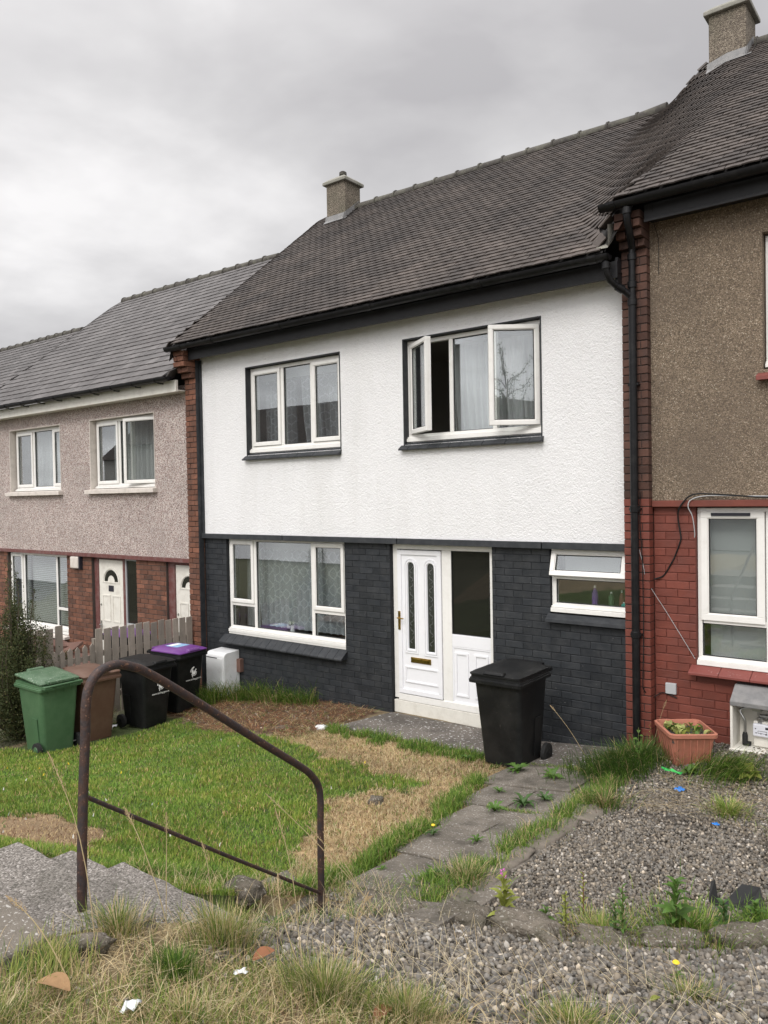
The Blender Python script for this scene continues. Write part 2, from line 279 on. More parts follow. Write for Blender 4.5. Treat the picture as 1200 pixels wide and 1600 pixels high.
def net_mat(name, col, base_t, px, pz, line=.10, pattern=True, grid=None):
    """net curtain: partly see-through cloth with a woven ogee figure"""
    m = bpy.data.materials.new(name); m.use_nodes = True; t = m.node_tree; t.nodes.clear(); N = t.nodes; L = t.links
    def mth(op, a, b_=0., clamp=False):
        n = N.new('ShaderNodeMath'); n.operation = op; n.use_clamp = clamp
        for i, v in enumerate((a, b_)):
            if isinstance(v, (int, float)): n.inputs[i].default_value = v
            else: L.new(v, n.inputs[i])
        return n.outputs[0]
    o = N.new('ShaderNodeOutputMaterial'); geo = N.new('ShaderNodeNewGeometry'); sp = N.new('ShaderNodeSeparateXYZ'); L.new(geo.outputs['Position'], sp.inputs[0])
    X, Z = sp.outputs[0], sp.outputs[2]
    fac = base_t
    if pattern:
        s = mth('MULTIPLY', mth('SINE', mth('MULTIPLY', Z, 2 * math.pi / pz)), .25)
        xs = mth('DIVIDE', X, px)
        d1 = mth('ABSOLUTE', mth('SUBTRACT', mth('FRACT', mth('ADD', xs, s)), .5))
        d2 = mth('ABSOLUTE', mth('SUBTRACT', mth('FRACT', mth('ADD', mth('SUBTRACT', xs, s), .5)), .5))
        l1 = mth('LESS_THAN', d1, line); l2 = mth('LESS_THAN', d2, line)
        ln = mth('MAXIMUM', l1, l2)
        fac = mth('ADD', mth('MULTIPLY', ln, .24), base_t, True)
    df = N.new('ShaderNodeBsdfDiffuse'); df.inputs[0].default_value = (*col, 1); tl = N.new('ShaderNodeBsdfTranslucent'); tl.inputs[0].default_value = (*col, 1)
    md = N.new('ShaderNodeMixShader'); md.inputs[0].default_value = .3; L.new(df.outputs[0], md.inputs[1]); L.new(tl.outputs[0], md.inputs[2])
    tr = N.new('ShaderNodeBsdfTransparent'); mx = N.new('ShaderNodeMixShader')
    if isinstance(fac, (int, float)): mx.inputs[0].default_value = fac
    else: L.new(fac, mx.inputs[0])
    L.new(tr.outputs[0], mx.inputs[1]); L.new(md.outputs[0], mx.inputs[2]); L.new(mx.outputs[0], o.inputs[0]); MATS[name] = m; return m
net_mat('net_ogee', (.82, .84, .90), .62, .15, .24, .055)
net_mat('net_plain', (.78, .78, .80), .62, .10, .12, pattern=False)
net_mat('net_grey', (.50, .50, .54), .60, .17, .25, .06)
net_mat('blind_cloth', (.70, .70, .70), .96, .1, .1, pattern=False)

# ------------------------------------------------------------------ mesh helpers
class MB:
    def __init__(s): s.v = []; s.f = []; s.X = None
    def add(s, vs, fs):
        o = len(s.v)
        if s.X is not None: vs = [tuple(s.X @ Vector(v)) for v in vs]
        s.v += [tuple(v) for v in vs]; s.f += [tuple(o + i for i in f) for f in fs]; return s
    def box(s, x0, x1, y0, y1, z0, z1):
        return s.add([(x0, y0, z0), (x1, y0, z0), (x1, y1, z0), (x0, y1, z0), (x0, y0, z1), (x1, y0, z1), (x1, y1, z1), (x0, y1, z1)],
                     [(0, 3, 2, 1), (4, 5, 6, 7), (0, 1, 5, 4), (1, 2, 6, 5), (2, 3, 7, 6), (3, 0, 4, 7)])
    def ring(s, x0, x1, z0, z1, y0, y1, w, wb=None, wt=None):
        wb = wb or w; wt = wt or w
        s.box(x0, x0 + w, y0, y1, z0 + wb, z1 - wt); s.box(x1 - w, x1, y0, y1, z0 + wb, z1 - wt)
        s.box(x0, x1, y0, y1, z0, z0 + wb); s.box(x0, x1, y0, y1, z1 - wt, z1); return s
    def prism(s, pts, y0, y1, hole=None):
        """extrude an x-z outline along y"""
        n = len(pts)
        if hole is None:
            vs = [(x, y0, z) for x, z in pts] + [(x, y1, z) for x, z in pts]
            fs = [tuple(range(n)), tuple(reversed(range(n, 2 * n)))] + [(i, i + n, (i + 1) % n + n, (i + 1) % n) for i in range(n)]
            return s.add(vs, fs)
        vs = [(x, y0, z) for x, z in pts] + [(x, y1, z) for x, z in pts] + [(x, y0, z) for x, z in hole] + [(x, y1, z) for x, z in hole]
        fs = []
        for i in range(n):
            j = (i + 1) % n
            fs += [(i, j, 2 * n + j, 2 * n + i), (i, i + n, j + n, j), (2 * n + i, 2 * n + j, 3 * n + j, 3 * n + i), (n + i, 3 * n + i, 3 * n + j, n + j)]
        return s.add(vs, fs)
    def prismx(s, pts, x0, x1):
        """extrude a y-z outline along x"""
        n = len(pts)
        return s.add([(x0, y, z) for y, z in pts] + [(x1, y, z) for y, z in pts],
                     [tuple(reversed(range(n))), tuple(range(n, 2 * n))] + [(i, (i + 1) % n, (i + 1) % n + n, i + n) for i in range(n)])
    def tube(s, pts, r, n=10, caps=True, sx=1., half=False):
        pts = [Vector(p) for p in pts]; rr = r if isinstance(r, (list, tuple)) else [r] * len(pts)
        vs = []; m = n; ref = None
        for i, p in enumerate(pts):
            t = (pts[min(i + 1, len(pts) - 1)] - pts[max(i - 1, 0)]).normalized()
            if ref is None: ref = Vector((0, 0, 1)) if abs(t.z) < .9 else Vector((1, 0, 0))
            a = (ref - t * ref.dot(t)).normalized(); b = t.cross(a); ref = a
            for k in range(m):
                q = 2 * math.pi * k / m; vs.append(p + (a * math.cos(q) + b * math.sin(q)) * rr[i])
        fs = [(i * m + k, i * m + (k + 1) % m, (i + 1) * m + (k + 1) % m, (i + 1) * m + k) for i in range(len(pts) - 1) for k in range(m)]
        if caps: fs += [tuple(reversed(range(m))), tuple(range((len(pts) - 1) * m, len(pts) * m))]
        return s.add(vs, fs)
    def loft(s, rings, cap=True):
        n = len(rings[0]); vs = [v for r_ in rings for v in r_]
        fs = [(i * n + k, i * n + (k + 1) % n, (i + 1) * n + (k + 1) % n, (i + 1) * n + k) for i in range(len(rings) - 1) for k in range(n)]
        if cap: fs += [tuple(reversed(range(n))), tuple(range((len(rings) - 1) * n, len(rings) * n))]
        return s.add(vs, fs)
    def mesh(s, name):
        me = bpy.data.meshes.new(name); me.from_pydata(s.v, [], s.f); me.update(); return me
    def build(s, name, mat, parent=None, smooth=False, bevel=0., local=False, kind=None, seg=2, auto=None):
        off = Vector((0, 0, 0)) if (local or parent is None) else root_loc(parent)
        if off.length: s.v = [(v[0] - off.x, v[1] - off.y, v[2] - off.z) for v in s.v]
        me = s.mesh(name); o = bpy.data.objects.new(name, me); COL.objects.link(o); me.materials.append(M[mat] if isinstance(mat, str) else mat)
        bm = bmesh.new(); bm.from_mesh(me); bmesh.ops.recalc_face_normals(bm, faces=bm.faces); bm.to_mesh(me); bm.free()
        if parent: o.parent = parent
        if smooth:
            me.polygons.foreach_set('use_smooth', [True] * len(me.polygons))
            me.set_sharp_from_angle(angle=R_(auto or 40))
        if bevel:
            b = o.modifiers.new('bevel', 'BEVEL'); b.width = bevel; b.segments = seg; b.limit_method = 'ANGLE'; b.angle_limit = R_(35)
        if kind: o['kind'] = kind
        return o
def root_loc(o):
    while o.parent: o = o.parent
    return Vector(o.location)
def thing(name, label, cat, loc=(0, 0, 0), rz=0, group=None):
    o = bpy.data.objects.new(name, None); COL.objects.link(o); o.location = loc; o.rotation_euler = (0, 0, rz); o.empty_display_size = .1
    o['label'] = label; o['category'] = cat
    if group: o['group'] = group
    return o
def tag(o, label, cat, group=None):
    o['label'] = label; o['category'] = cat
    if group: o['group'] = group
    return o
def fastmesh(name, V, F, mat, col=None, parent=None, kind=None, smooth=False):
    V = np.asarray(V, np.float32); F = np.asarray(F, np.int32); k = F.shape[1]
    me = bpy.data.meshes.new(name); me.vertices.add(len(V)); me.vertices.foreach_set('co', V.ravel())
    me.loops.add(F.size); me.loops.foreach_set('vertex_index', F.ravel()); me.polygons.add(len(F))
    me.polygons.foreach_set('loop_start', np.arange(0, F.size, k, dtype=np.int32)); me.update(calc_edges=True)
    if smooth: me.polygons.foreach_set('use_smooth', [True] * len(F))
    if col is not None:
        a = me.color_attributes.new('Col', 'FLOAT_COLOR', 'POINT'); c = np.ones((len(V), 4), np.float32); c[:, :3] = col; a.data.foreach_set('color', c.ravel())
    me.materials.append(M[mat]); o = bpy.data.objects.new(name, me); COL.objects.link(o)
    if parent:
        o.parent = parent; L_ = root_loc(parent); me.transform(Matrix.Translation(-L_))
    if kind: o['kind'] = kind
    return o
def vnoise(x, y, s, seed=0):
    """cheap smooth value noise 0..1 on arrays"""
    x = np.asarray(x) * s + seed * 17.3; y = np.asarray(y) * s + seed * 9.1
    xi = np.floor(x).astype(int); yi = np.floor(y).astype(int); fx = x - xi; fy = y - yi
    fx = fx * fx * (3 - 2 * fx); fy = fy * fy * (3 - 2 * fy)
    h = lambda a, b: (np.sin(a * 127.1 + b * 311.7 + seed * 74.7) * 43758.5453) % 1.0
    return (h(xi, yi) * (1 - fx) + h(xi + 1, yi) * fx) * (1 - fy) + (h(xi, yi + 1) * (1 - fx) + h(xi + 1, yi + 1) * fx) * fy
def fbm(x, y, s, seed=0): return (vnoise(x, y, s, seed) * .5 + vnoise(x, y, s * 2.1, seed + 1) * .3 + vnoise(x, y, s * 4.3, seed + 2) * .2)
# ------------------------------------------------------------------ roof surface shared by the terrace
PITCH = R_(38.5); RL = 4.96; EY, EZ = 7.62, 4.95; STEPH = .485
cP, sP = math.cos(PITCH), math.sin(PITCH)
def sstep(t): t = min(1., max(0., t)); return t * t * (3 - 2 * t)
def w_left(s): return 1.36 * max(0, s - .35) / (RL - .35) + .02
def w_right(s): t = max(0, s) / RL; return .05 + 5.4 * t ** .9 * (1 - t) ** 1.0 + .70 * t
def x1_right(s): t = max(0, s) / RL; return -2.98 + .75 * math.sin(math.pi * min(1, t)) ** .8
def w_far(s): return 1.8 * max(0, s) / RL + .02
def roof_off(X, s):
    o = 0.
    w = w_left(s); o -= STEPH * (1 - sstep((X + 10.22 + w) / w))
    w = w_right(s); o += (STEPH + .01) * sstep((X - x1_right(s) + w) / w)
    w = w_far(s); o -= .43 * (1 - sstep((X + 17.2 + w) / w))
    return o
def roof_p(X, s, h=0.):
    return Vector((X, EY + s * cP - h * sP, EZ + s * sP + roof_off(X, s) + h * cP))
def roof_mat(X, s, h):
    ex = (roof_p(X + .05, s) - roof_p(X - .05, s)); es = (roof_p(X, s + .05) - roof_p(X, s - .05))
    if abs(ex.z) > .09: ex.z = .09 * (1 if ex.z > 0 else -1)
    ex.normalize(); es = (es - ex * es.dot(ex)).normalized(); n = ex.cross(es)
    p = roof_p(X, s) + n * h
    m = Matrix((ex, es, n)).transposed().to_4x4(); m.translation = p; return m
def tint_attr(me, val):
    a = me.attributes.new('tint', 'FLOAT', 'POINT'); a.data.foreach_set('value', np.full(len(me.vertices), val, np.float32) if np.isscalar(val) else np.asarray(val, np.float32))
def tile_variant(w, l, th, k, name):
    """one roof tile, tail end at y=0, slightly tapered and chipped"""
    r = random.Random(k * 7 + 3); c = [r.uniform(-.006, .006) for _ in range(4)]
    hw = w / 2 - .0025
    low = .026
    v = [(-hw, c[0], low), (0, c[0] * .5, low + .003), (hw, c[1], low), (hw, l, .004), (-hw, l, .004),
         (-hw, c[0], low - th), (0, c[0] * .5, low - th + .003), (hw, c[1], low - th), (hw, l, -.006), (-hw, l, -.006)]
    f = [(0, 1, 2, 3, 4), (0, 5, 6, 1), (1, 6, 7, 2), (2, 7, 8, 3), (4, 9, 5, 0)]
    me = bpy.data.meshes.new(name); me.from_pydata(v, [], f); tint_attr(me, r.uniform(-1, 1)); me.update(); return me
def lay_roof(house, roof, name, x0f, x1f, w, g, th, mat, seed, near_n=300, s1=RL - .03, key=None):
    r = random.Random(seed); vars_ = [tile_variant(w, g * 1.75, th, k + seed * 10, name) for k in range(8)]
    for me in vars_: me.materials.append(M[mat])
    items = []
    j = 0; s = -.02
    while s < s1 - g * .3:
        xa, xb = x0f(s), x1f(s); n0 = math.floor(xa / w) - 1; X = n0 * w + (w / 2 if j % 2 else 0)
        while X < xb:
            if X + w * .3 > xa and X - w * .3 < xb + .02: items.append((X + r.uniform(-.004, .004), s + r.uniform(-.004, .004), r.uniform(-.010, .010), r.uniform(0, .004), r.randrange(8)))
            X += w
        s += g; j += 1
    cp = Vector((0, 0, 2.5)); fwd = _f
    def size(it):
        p = roof_p(it[0], it[1]); d = p - cp; z = d.dot(fwd)
        if z < .5 or abs(d.dot(_r) / z) > .52: return 1e6
        return z
    order = sorted(range(len(items)), key=lambda i: size(items[i])); near = set(order[:near_n])
    L0 = root_loc(house); vs, fs, ts = [], [], []
    for i, (X, s_, rz, h, k) in enumerate(items):
        m = roof_mat(X, s_, h + .004) @ Matrix.Rotation(rz, 4, 'Z')
        if i in near:
            o = bpy.data.objects.new(name, vars_[k]); COL.objects.link(o); o.parent = roof; m2 = m.copy(); m2.translation -= L0; o.matrix_local = m2
        else:
            b = len(vs); me = vars_[k]
            vs += [tuple(m @ v.co) for v in me.vertices]; fs += [tuple(b + q for q in p.vertices) for p in me.polygons]; ts += [r.uniform(-1, 1)] * len(me.vertices)
    me = bpy.data.meshes.new(name + '_courses'); me.from_pydata([(a - L0.x, b - L0.y, c - L0.z) for a, b, c in vs], [], fs); tint_attr(me, ts); me.materials.append(M[mat])
    o = bpy.data.objects.new(name + '_courses', me); COL.objects.link(o); o.parent = roof; o['kind'] = 'stuff'
def roof_deck(house, xa, xb, nx=24, ns=14, mat='roof_felt', back=True):
    """boarding under the tiles, the back slope and the ends: one closed shell"""
    b = MB(); 
    for i in range(nx):
        for j in range(ns):
            s0, s1 = RL * j / ns, RL * (j + 1) / ns
            A0, A1 = xa(s0), xb(s0); B0, B1 = xa(s1), xb(s1)
            q = [roof_p(A0 + (A1 - A0) * i / nx, s0, -.012), roof_p(A0 + (A1 - A0) * (i + 1) / nx, s0, -.012),
                 roof_p(B0 + (B1 - B0) * (i + 1) / nx, s1, -.012), roof_p(B0 + (B1 - B0) * i / nx, s1, -.012)]
            b.add(q, [(0, 1, 2, 3)])
    Xa, Xb = xa(RL), xb(RL)
    for i in range(nx):
        p, q = roof_p(Xa + (Xb - Xa) * i / nx, RL, -.012), roof_p(Xa + (Xb - Xa) * (i + 1) / nx, RL, -.012)
        b.add([p, q, q + Vector((0, 3.9, -3.1)), p + Vector((0, 3.9, -3.1))], [(0, 1, 2, 3)])
    return b.build('roof', mat, house)

# ------------------------------------------------------------------ brickwork
def brick_variant(k, w=.225, h=.075, d=.10, mat='brown_brick'):
    r = random.Random(k * 13 + 1); c = .004; j = lambda: r.uniform(-.0022, .0022)
    x, z = w / 2, h / 2
    v = [(-x, c, -z), (x, c, -z), (x, c, z), (-x, c, z), (-x + c + j(), 0 + j(), -z + c + j()), (x - c + j(), j(), -z + c + j()), (x - c + j(), j(), z - c + j()), (-x + c + j(), j(), z - c + j()),
         (-x, d, -z), (x, d, -z), (x, d, z), (-x, d, z)]
    f = [(4, 5, 6, 7), (0, 1, 5, 4), (1, 2, 6, 5), (2, 3, 7, 6), (3, 0, 4, 7), (1, 0, 8, 9), (2, 1, 9, 10), (3, 2, 10, 11), (0, 3, 11, 8)]
    me = bpy.data.meshes.new('brick'); me.from_pydata(v, [], f); tint_attr(me, r.uniform(-1, 1)); me.materials.append(M[mat]); me.update(); return me
_bv = {}
def lay_bricks(house, wall, X0, X1, Z0, Z1, yf, holes, mat, pw=.235, ph=.085, near_n=300, seed=1, phase=0., wobble=.003, zmax_of=None):
    r = random.Random(seed); GAP = .006 if 'paint' in mat else .010
    if mat not in _bv: _bv[mat] = [brick_variant(k + len(_bv) * 9, mat=mat) for k in range(6)]
    vs = _bv[mat]; items = []; nrow = int(round((Z1 - Z0) / ph)); ph = (Z1 - Z0) / nrow
    for j in range(nrow):
        za, zb = Z0 + j * ph, Z0 + (j + 1) * ph; zm = (za + zb) / 2
        ivs = [(X0, X1)]
        for (hx0, hx1, hz0, hz1) in holes:
            if hz0 - .03 < zm < hz1 + .03:
                nv = []
                for a, b in ivs:
                    if hx1 <= a or hx0 >= b: nv.append((a, b)); continue
                    if hx0 > a: nv.append((a, hx0))
                    if hx1 < b: nv.append((hx1, b))
                ivs = nv
        for a, b in ivs:
            x = math.floor(a / pw) * pw + (pw / 2 if j % 2 else 0) + phase - pw
            while x < b:
                xa, xb = max(a, x), min(b, x + pw)
                if xb - xa > .045: items.append(((xa + xb) / 2, zm, xb - xa - GAP, ph - GAP - .001, j))
                x += pw
    order = sorted(range(len(items)), key=lambda i: (Vector((items[i][0], yf, items[i][1])) - Vector((0, 0, 2.5))).length + (50 if items[i][0] > -1.35 else 0)); near = set(order[:near_n])
    L0 = root_loc(house); mv, mf, mt = [], [], []
    for i, (x, z, w, h, j) in enumerate(items):
        me = r.choice(vs); loc = Vector((x, yf + r.uniform(0, wobble), z)); sc = Vector((w / .225, 1, h / .075)); rot = Euler((r.uniform(-.01, .01), r.uniform(-.006, .006), r.uniform(-.008, .008)))
        if i in near:
            o = bpy.data.objects.new('brick', me); COL.objects.link(o); o.parent = wall; o.location = loc - L0; o.scale = sc; o.rotation_euler = rot
        else:
            m = Matrix.LocRotScale(loc, rot, sc); b = len(mv); mv += [tuple(m @ q.co - L0) for q in me.vertices]; mf += [tuple(b + q for q in p.vertices) for p in me.polygons]; mt += [r.uniform(-1, 1)] * len(me.vertices)
    if mv:
        me = bpy.data.meshes.new('brick_courses'); me.from_pydata(mv, [], mf); tint_attr(me, mt); me.materials.append(M[mat]); o = bpy.data.objects.new('brick_courses', me); COL.objects.link(o); o.parent = wall; o['kind'] = 'stuff'
def wall_mb(X0, X1, Z0, Z1, y0, y1, holes):
    """a wall slab with real openings"""
    b = MB(); xs = sorted({X0, X1, *[h[0] for h in holes], *[h[1] for h in holes]}); zs = sorted({Z0, Z1, *[h[2] for h in holes], *[h[3] for h in holes]})
    xs = [x for x in xs if X0 <= x <= X1]; zs = [z for z in zs if Z0 <= z <= Z1]
    def solid(i, j):
        if i < 0 or j < 0 or i >= len(xs) - 1 or j >= len(zs) - 1: return False
        cx, cz = (xs[i] + xs[i + 1]) / 2, (zs[j] + zs[j + 1]) / 2
        return not any(h[0] < cx < h[1] and h[2] < cz < h[3] for h in holes)
    for i in range(len(xs) - 1):
        for j in range(len(zs) - 1):
            if not solid(i, j): continue
            a, c, d, e_ = xs[i], xs[i + 1], zs[j], zs[j + 1]
            b.add([(a, y0, d), (c, y0, d), (c, y0, e_), (a, y0, e_)], [(0, 1, 2, 3)]); b.add([(a, y1, d), (c, y1, d), (c, y1, e_), (a, y1, e_)], [(3, 2, 1, 0)])
            if not solid(i - 1, j): b.add([(a, y0, d), (a, y1, d), (a, y1, e_), (a, y0, e_)], [(3, 2, 1, 0)])
            if not solid(i + 1, j): b.add([(c, y0, d), (c, y1, d), (c, y1, e_), (c, y0, e_)], [(0, 1, 2, 3)])
            if not solid(i, j - 1): b.add([(a, y0, d), (c, y0, d), (c, y1, d), (a, y1, d)], [(3, 2, 1, 0)])
            if not solid(i, j + 1): b.add([(a, y0, e_), (c, y0, e_), (c, y1, e_), (a, y1, e_)], [(0, 1, 2, 3)])
    return b

# ------------------------------------------------------------------ windows
def light(win, x0, x1, z0, z1, yf, kind='fixed', mat='upvc', glass='glass', xf=None, fw=.05, bars=None):
    """one light: fixed glass, or a sash (closed, or swung by xf) with its pane"""
    if kind == 'fixed':
        p = MB().box(x0 + .008, x1 - .008, yf + .030, yf + .036, z0 + .008, z1 - .008); p.build('pane', glass, win)
        g = MB(); g.ring(x0, x1, z0, z1, yf + .016, yf + .030, .008); g.build('glazing_seal', 'rubber', win); return
    s = MB(); s.X = xf; s.ring(x0, x1, z0, z1, yf - .022, yf + .05, fw)
    s.ring(x0 + fw - .002, x1 - fw + .002, z0 + fw - .002, z1 - fw + .002, yf - .012, yf + .04, .012)
    so = s.build('sash', mat, win, bevel=.004)
    p = MB(); p.X = xf; p.box(x0 + fw + .006, x1 - fw - .006, yf + .006, yf + .012, z0 + fw + .006, z1 - fw - .006); p.build('pane', glass, win)
    g = MB(); g.X = xf; g.ring(x0 + fw + .010, x1 - fw - .010, z0 + fw + .010, z1 - fw - .010, yf - .009, yf + .003, .006); g.build('glazing_seal', 'rubber', win)
    if bars:
        pass
def frame(house, X0, X1, Z0, Z1, yf, muls=(), trans=(), w=.05, mat='upvc', cill=.06, name='window', label=None):
    b = MB(); b.ring(X0, X1, Z0, Z1, yf, yf + .07, w)
    for m in muls: b.box(m - .028, m + .028, yf + .001, yf + .069, Z0 + w, Z1 - w)
    for (a, c, z) in trans: b.box(a, c, yf + .002, yf + .068, z - .028, z + .028)
    if cill:
        b.box(X0 - .0, X1 + .0, yf - .05, yf + .02, Z0 - cill, Z0 - .002); b.box(X0, X1, yf - .03, yf + .02, Z0 + .0005, Z0 + .018)
    o = b.build(name, mat, house, bevel=.004)
    if label: o['label'] = label
    return o
def sill_tiles(house, X0, X1, y0, y1, z0, z1, mat, n, th=.035, name='window_sill'):
    """sloping sill: bedding wedge with clay tiles laid side by side"""
    w = MB().prismx([(y0 + .02, z0 - th), (y1, z0 - th), (y1, z1 - .012), (y0 + .02, z0 - .012)], X0 + .01, X1 - .01); base = w.build(name, mat, house)
    W_ = (X1 - X0) / n
    for i in range(n):
        a = X0 + i * W_ + .0025; c = a + W_ - .005; d = random.uniform(-.002, .003)
        t = MB().prismx([(y0 + d, z0 - th - .004), (y0 + .02, z0 - th - .004), (y0 + .02, z0 - .012), (y1, z1 - .01), (y1, z1), (y0 + d + .004, z0 + .002), (y0 + d, z0 - .004)], a, c)
        t.build('tile', mat, base, bevel=.002, seg=1)
    return base
def curtain(name, label, cat, x0, x1, z0, z1, y, mat, folds=9, amp=.025, seed=0, gather=None, group=None):
    """hanging cloth with folds; gather=(side, amount) pulls the hem to a side"""
    r = random.Random(seed); nx = folds * 8; nz = 14; V = []; F = []; ph = [r.uniform(0, 6.28) for _ in range(4)]
    for j in range(nz + 1):
        t = j / nz; z = z0 + (z1 - z0) * t
        for i in range(nx + 1):
            u = i / nx; x = x0 + (x1 - x0) * u
            if gather: side, am = gather; k = am * (1 - t) ** 1.5; x = x + (((x1 if side > 0 else x0) - x) * k)
            a = amp * (.5 + .5 * (1 - t)); yy = y + a * math.sin(u * folds * 6.28 + ph[0] + .6 * math.sin(t * 3 + ph[1])) + a * .5 * math.sin(u * folds * 2.3 * 6.28 + ph[2])
            V.append((x, yy, z))
    for j in range(nz):
        for i in range(nx): a = j * (nx + 1) + i; F.append((a, a + 1, a + nx + 2, a + nx + 1))
    o = fastmesh(name, V, F, mat, smooth=True); return tag(o, label, cat, group)
def arch_pts(x0, x1, z0, z1, n=10):
    """rect with a round top"""
    r_ = (x1 - x0) / 2; cx = (x0 + x1) / 2; p = [(x0, z0), (x1, z0)]
    for k in range(n + 1): a = math.pi * k / n; p.append((cx + r_ * math.cos(a), z1 - r_ + r_ * math.sin(a)))
    return p
def rect_pts(x0, x1, z0, z1): return [(x0, z0), (x1, z0), (x1, z1), (x0, z1)]

def moulding(mb, x0, x1, z0, z1, yf, w=.02, d=.010):
    mb.prism(rect_pts(x0, x1, z0, z1), yf - d, yf + .001, hole=rect_pts(x0 + w, x1 - w, z0 + w, z1 - w))

# ------------------------------------------------------------------ the terraced houses
def shell(house, X0, X1, zf, zmid, ztop, name='room'):
    """floors, inner walls and back wall: a hollow house behind the front"""
    b = MB(); b.box(X0, X1, 11.2, 11.4, zf, ztop); b.box(X0, X1, 8.3, 11.2, zf - .2, zf); b.box(X0, X1, 8.3, 11.2, zmid - .12, zmid + .12); b.box(X0, X1, 8.3, 11.2, ztop, ztop + .1)
    b.box(X0, X0 + .1, 8.3, 11.2, zf, zmid - .12); b.box(X1 - .1, X1, 8.3, 11.2, zf, zmid - .12); b.box(X0, X0 + .1, 8.3, 11.2, zmid + .12, ztop); b.box(X1 - .1, X1, 8.3, 11.2, zmid + .12, ztop)
    b.build('inner_walls', 'room_wall', house)
    b = MB(); b.box(X0, X1, 15.3, 15.5, zf - .5, ztop + .3); b.build('rear_wall', 'cream_paint', house)
def gutter(house, xa, xb, zt, yc=7.60, r_=.058, name='gutter', brackets=None, mat='black_gloss', unions=()):
    b = MB(); n = 9; rings = []
    for x in (xa, xb):
        o_ = [(x, yc + r_ * math.cos(math.pi + math.pi * k / n), zt + r_ * math.sin(math.pi + math.pi * k / n)) for k in range(n + 1)]
        i_ = [(x, yc + (r_ - .005) * math.cos(math.pi + math.pi * k / n), zt + (r_ - .005) * math.sin(math.pi + math.pi * k / n)) for k in range(n, -1, -1)]
        rings.append(o_ + i_)
    b.loft(rings)
    for x in (xa, xb - .006): b.prismx([(yc + r_ * math.cos(math.pi + math.pi * k / n), zt + r_ * math.sin(math.pi + math.pi * k / n)) for k in range(n + 1)], x - .003, x + .006)
    g = b.build(name, mat, house, smooth=True)
    for x in unions:
        u = MB(); R2 = r_ + .008; u.loft([[(xx, yc + R2 * math.cos(math.pi + math.pi * k / n), zt + .003 + R2 * math.sin(math.pi + math.pi * k / n)) for k in range(n + 1)] + [(xx, yc + r_ * math.cos(math.pi + math.pi * k / n), zt + .003 + r_ * math.sin(math.pi + math.pi * k / n)) for k in range(n, -1, -1)] for xx in (x - .045, x + .045)])
        u.build('gutter_bracket', mat, g)
    for x in (brackets or ()):
        u = MB(); R2 = r_ + .007; u.loft([[(xx, yc + R2 * math.cos(math.pi + math.pi * k / n), zt + R2 * math.sin(math.pi + math.pi * k / n)) for k in range(n + 1)] + [(xx, yc + r_ * math.cos(math.pi + math.pi * k / n), zt + r_ * math.sin(math.pi + math.pi * k / n)) for k in range(n, -1, -1)] for xx in (x - .015, x + .015)])
        u.box(x - .015, x + .015, yc + .03, yc + .20, zt - .075, zt - .058); u.build('gutter_bracket', mat, g)
    return g
def ridge(house, roof, xa, xb, n, mat='ridge_clay'):
    W_ = (xb - xa) / n
    for i in range(n):
        a = xa + i * W_; c = a + W_ + .015; ra, rc = .125, .112
        rings = []
        for x, rr in ((a, ra), (a + .03, ra), (a + .031, rc - .004), (c - .02, rc - .012)):
            p = roof_p(min(max(x, xa), xb), RL, 0) + Vector((0, -.01, -.035)); p.x = x
            rings.append([(p.x, p.y + rr * math.cos(math.pi * k / 8), p.z + rr * math.sin(math.pi * k / 8) * 1.0) for k in range(9)] + [(p.x, p.y - rr * .8, p.z - .05), (p.x, p.y + rr * .8, p.z - .05)])
        MB().loft(rings).build('ridge_tile', mat, roof, smooth=True)
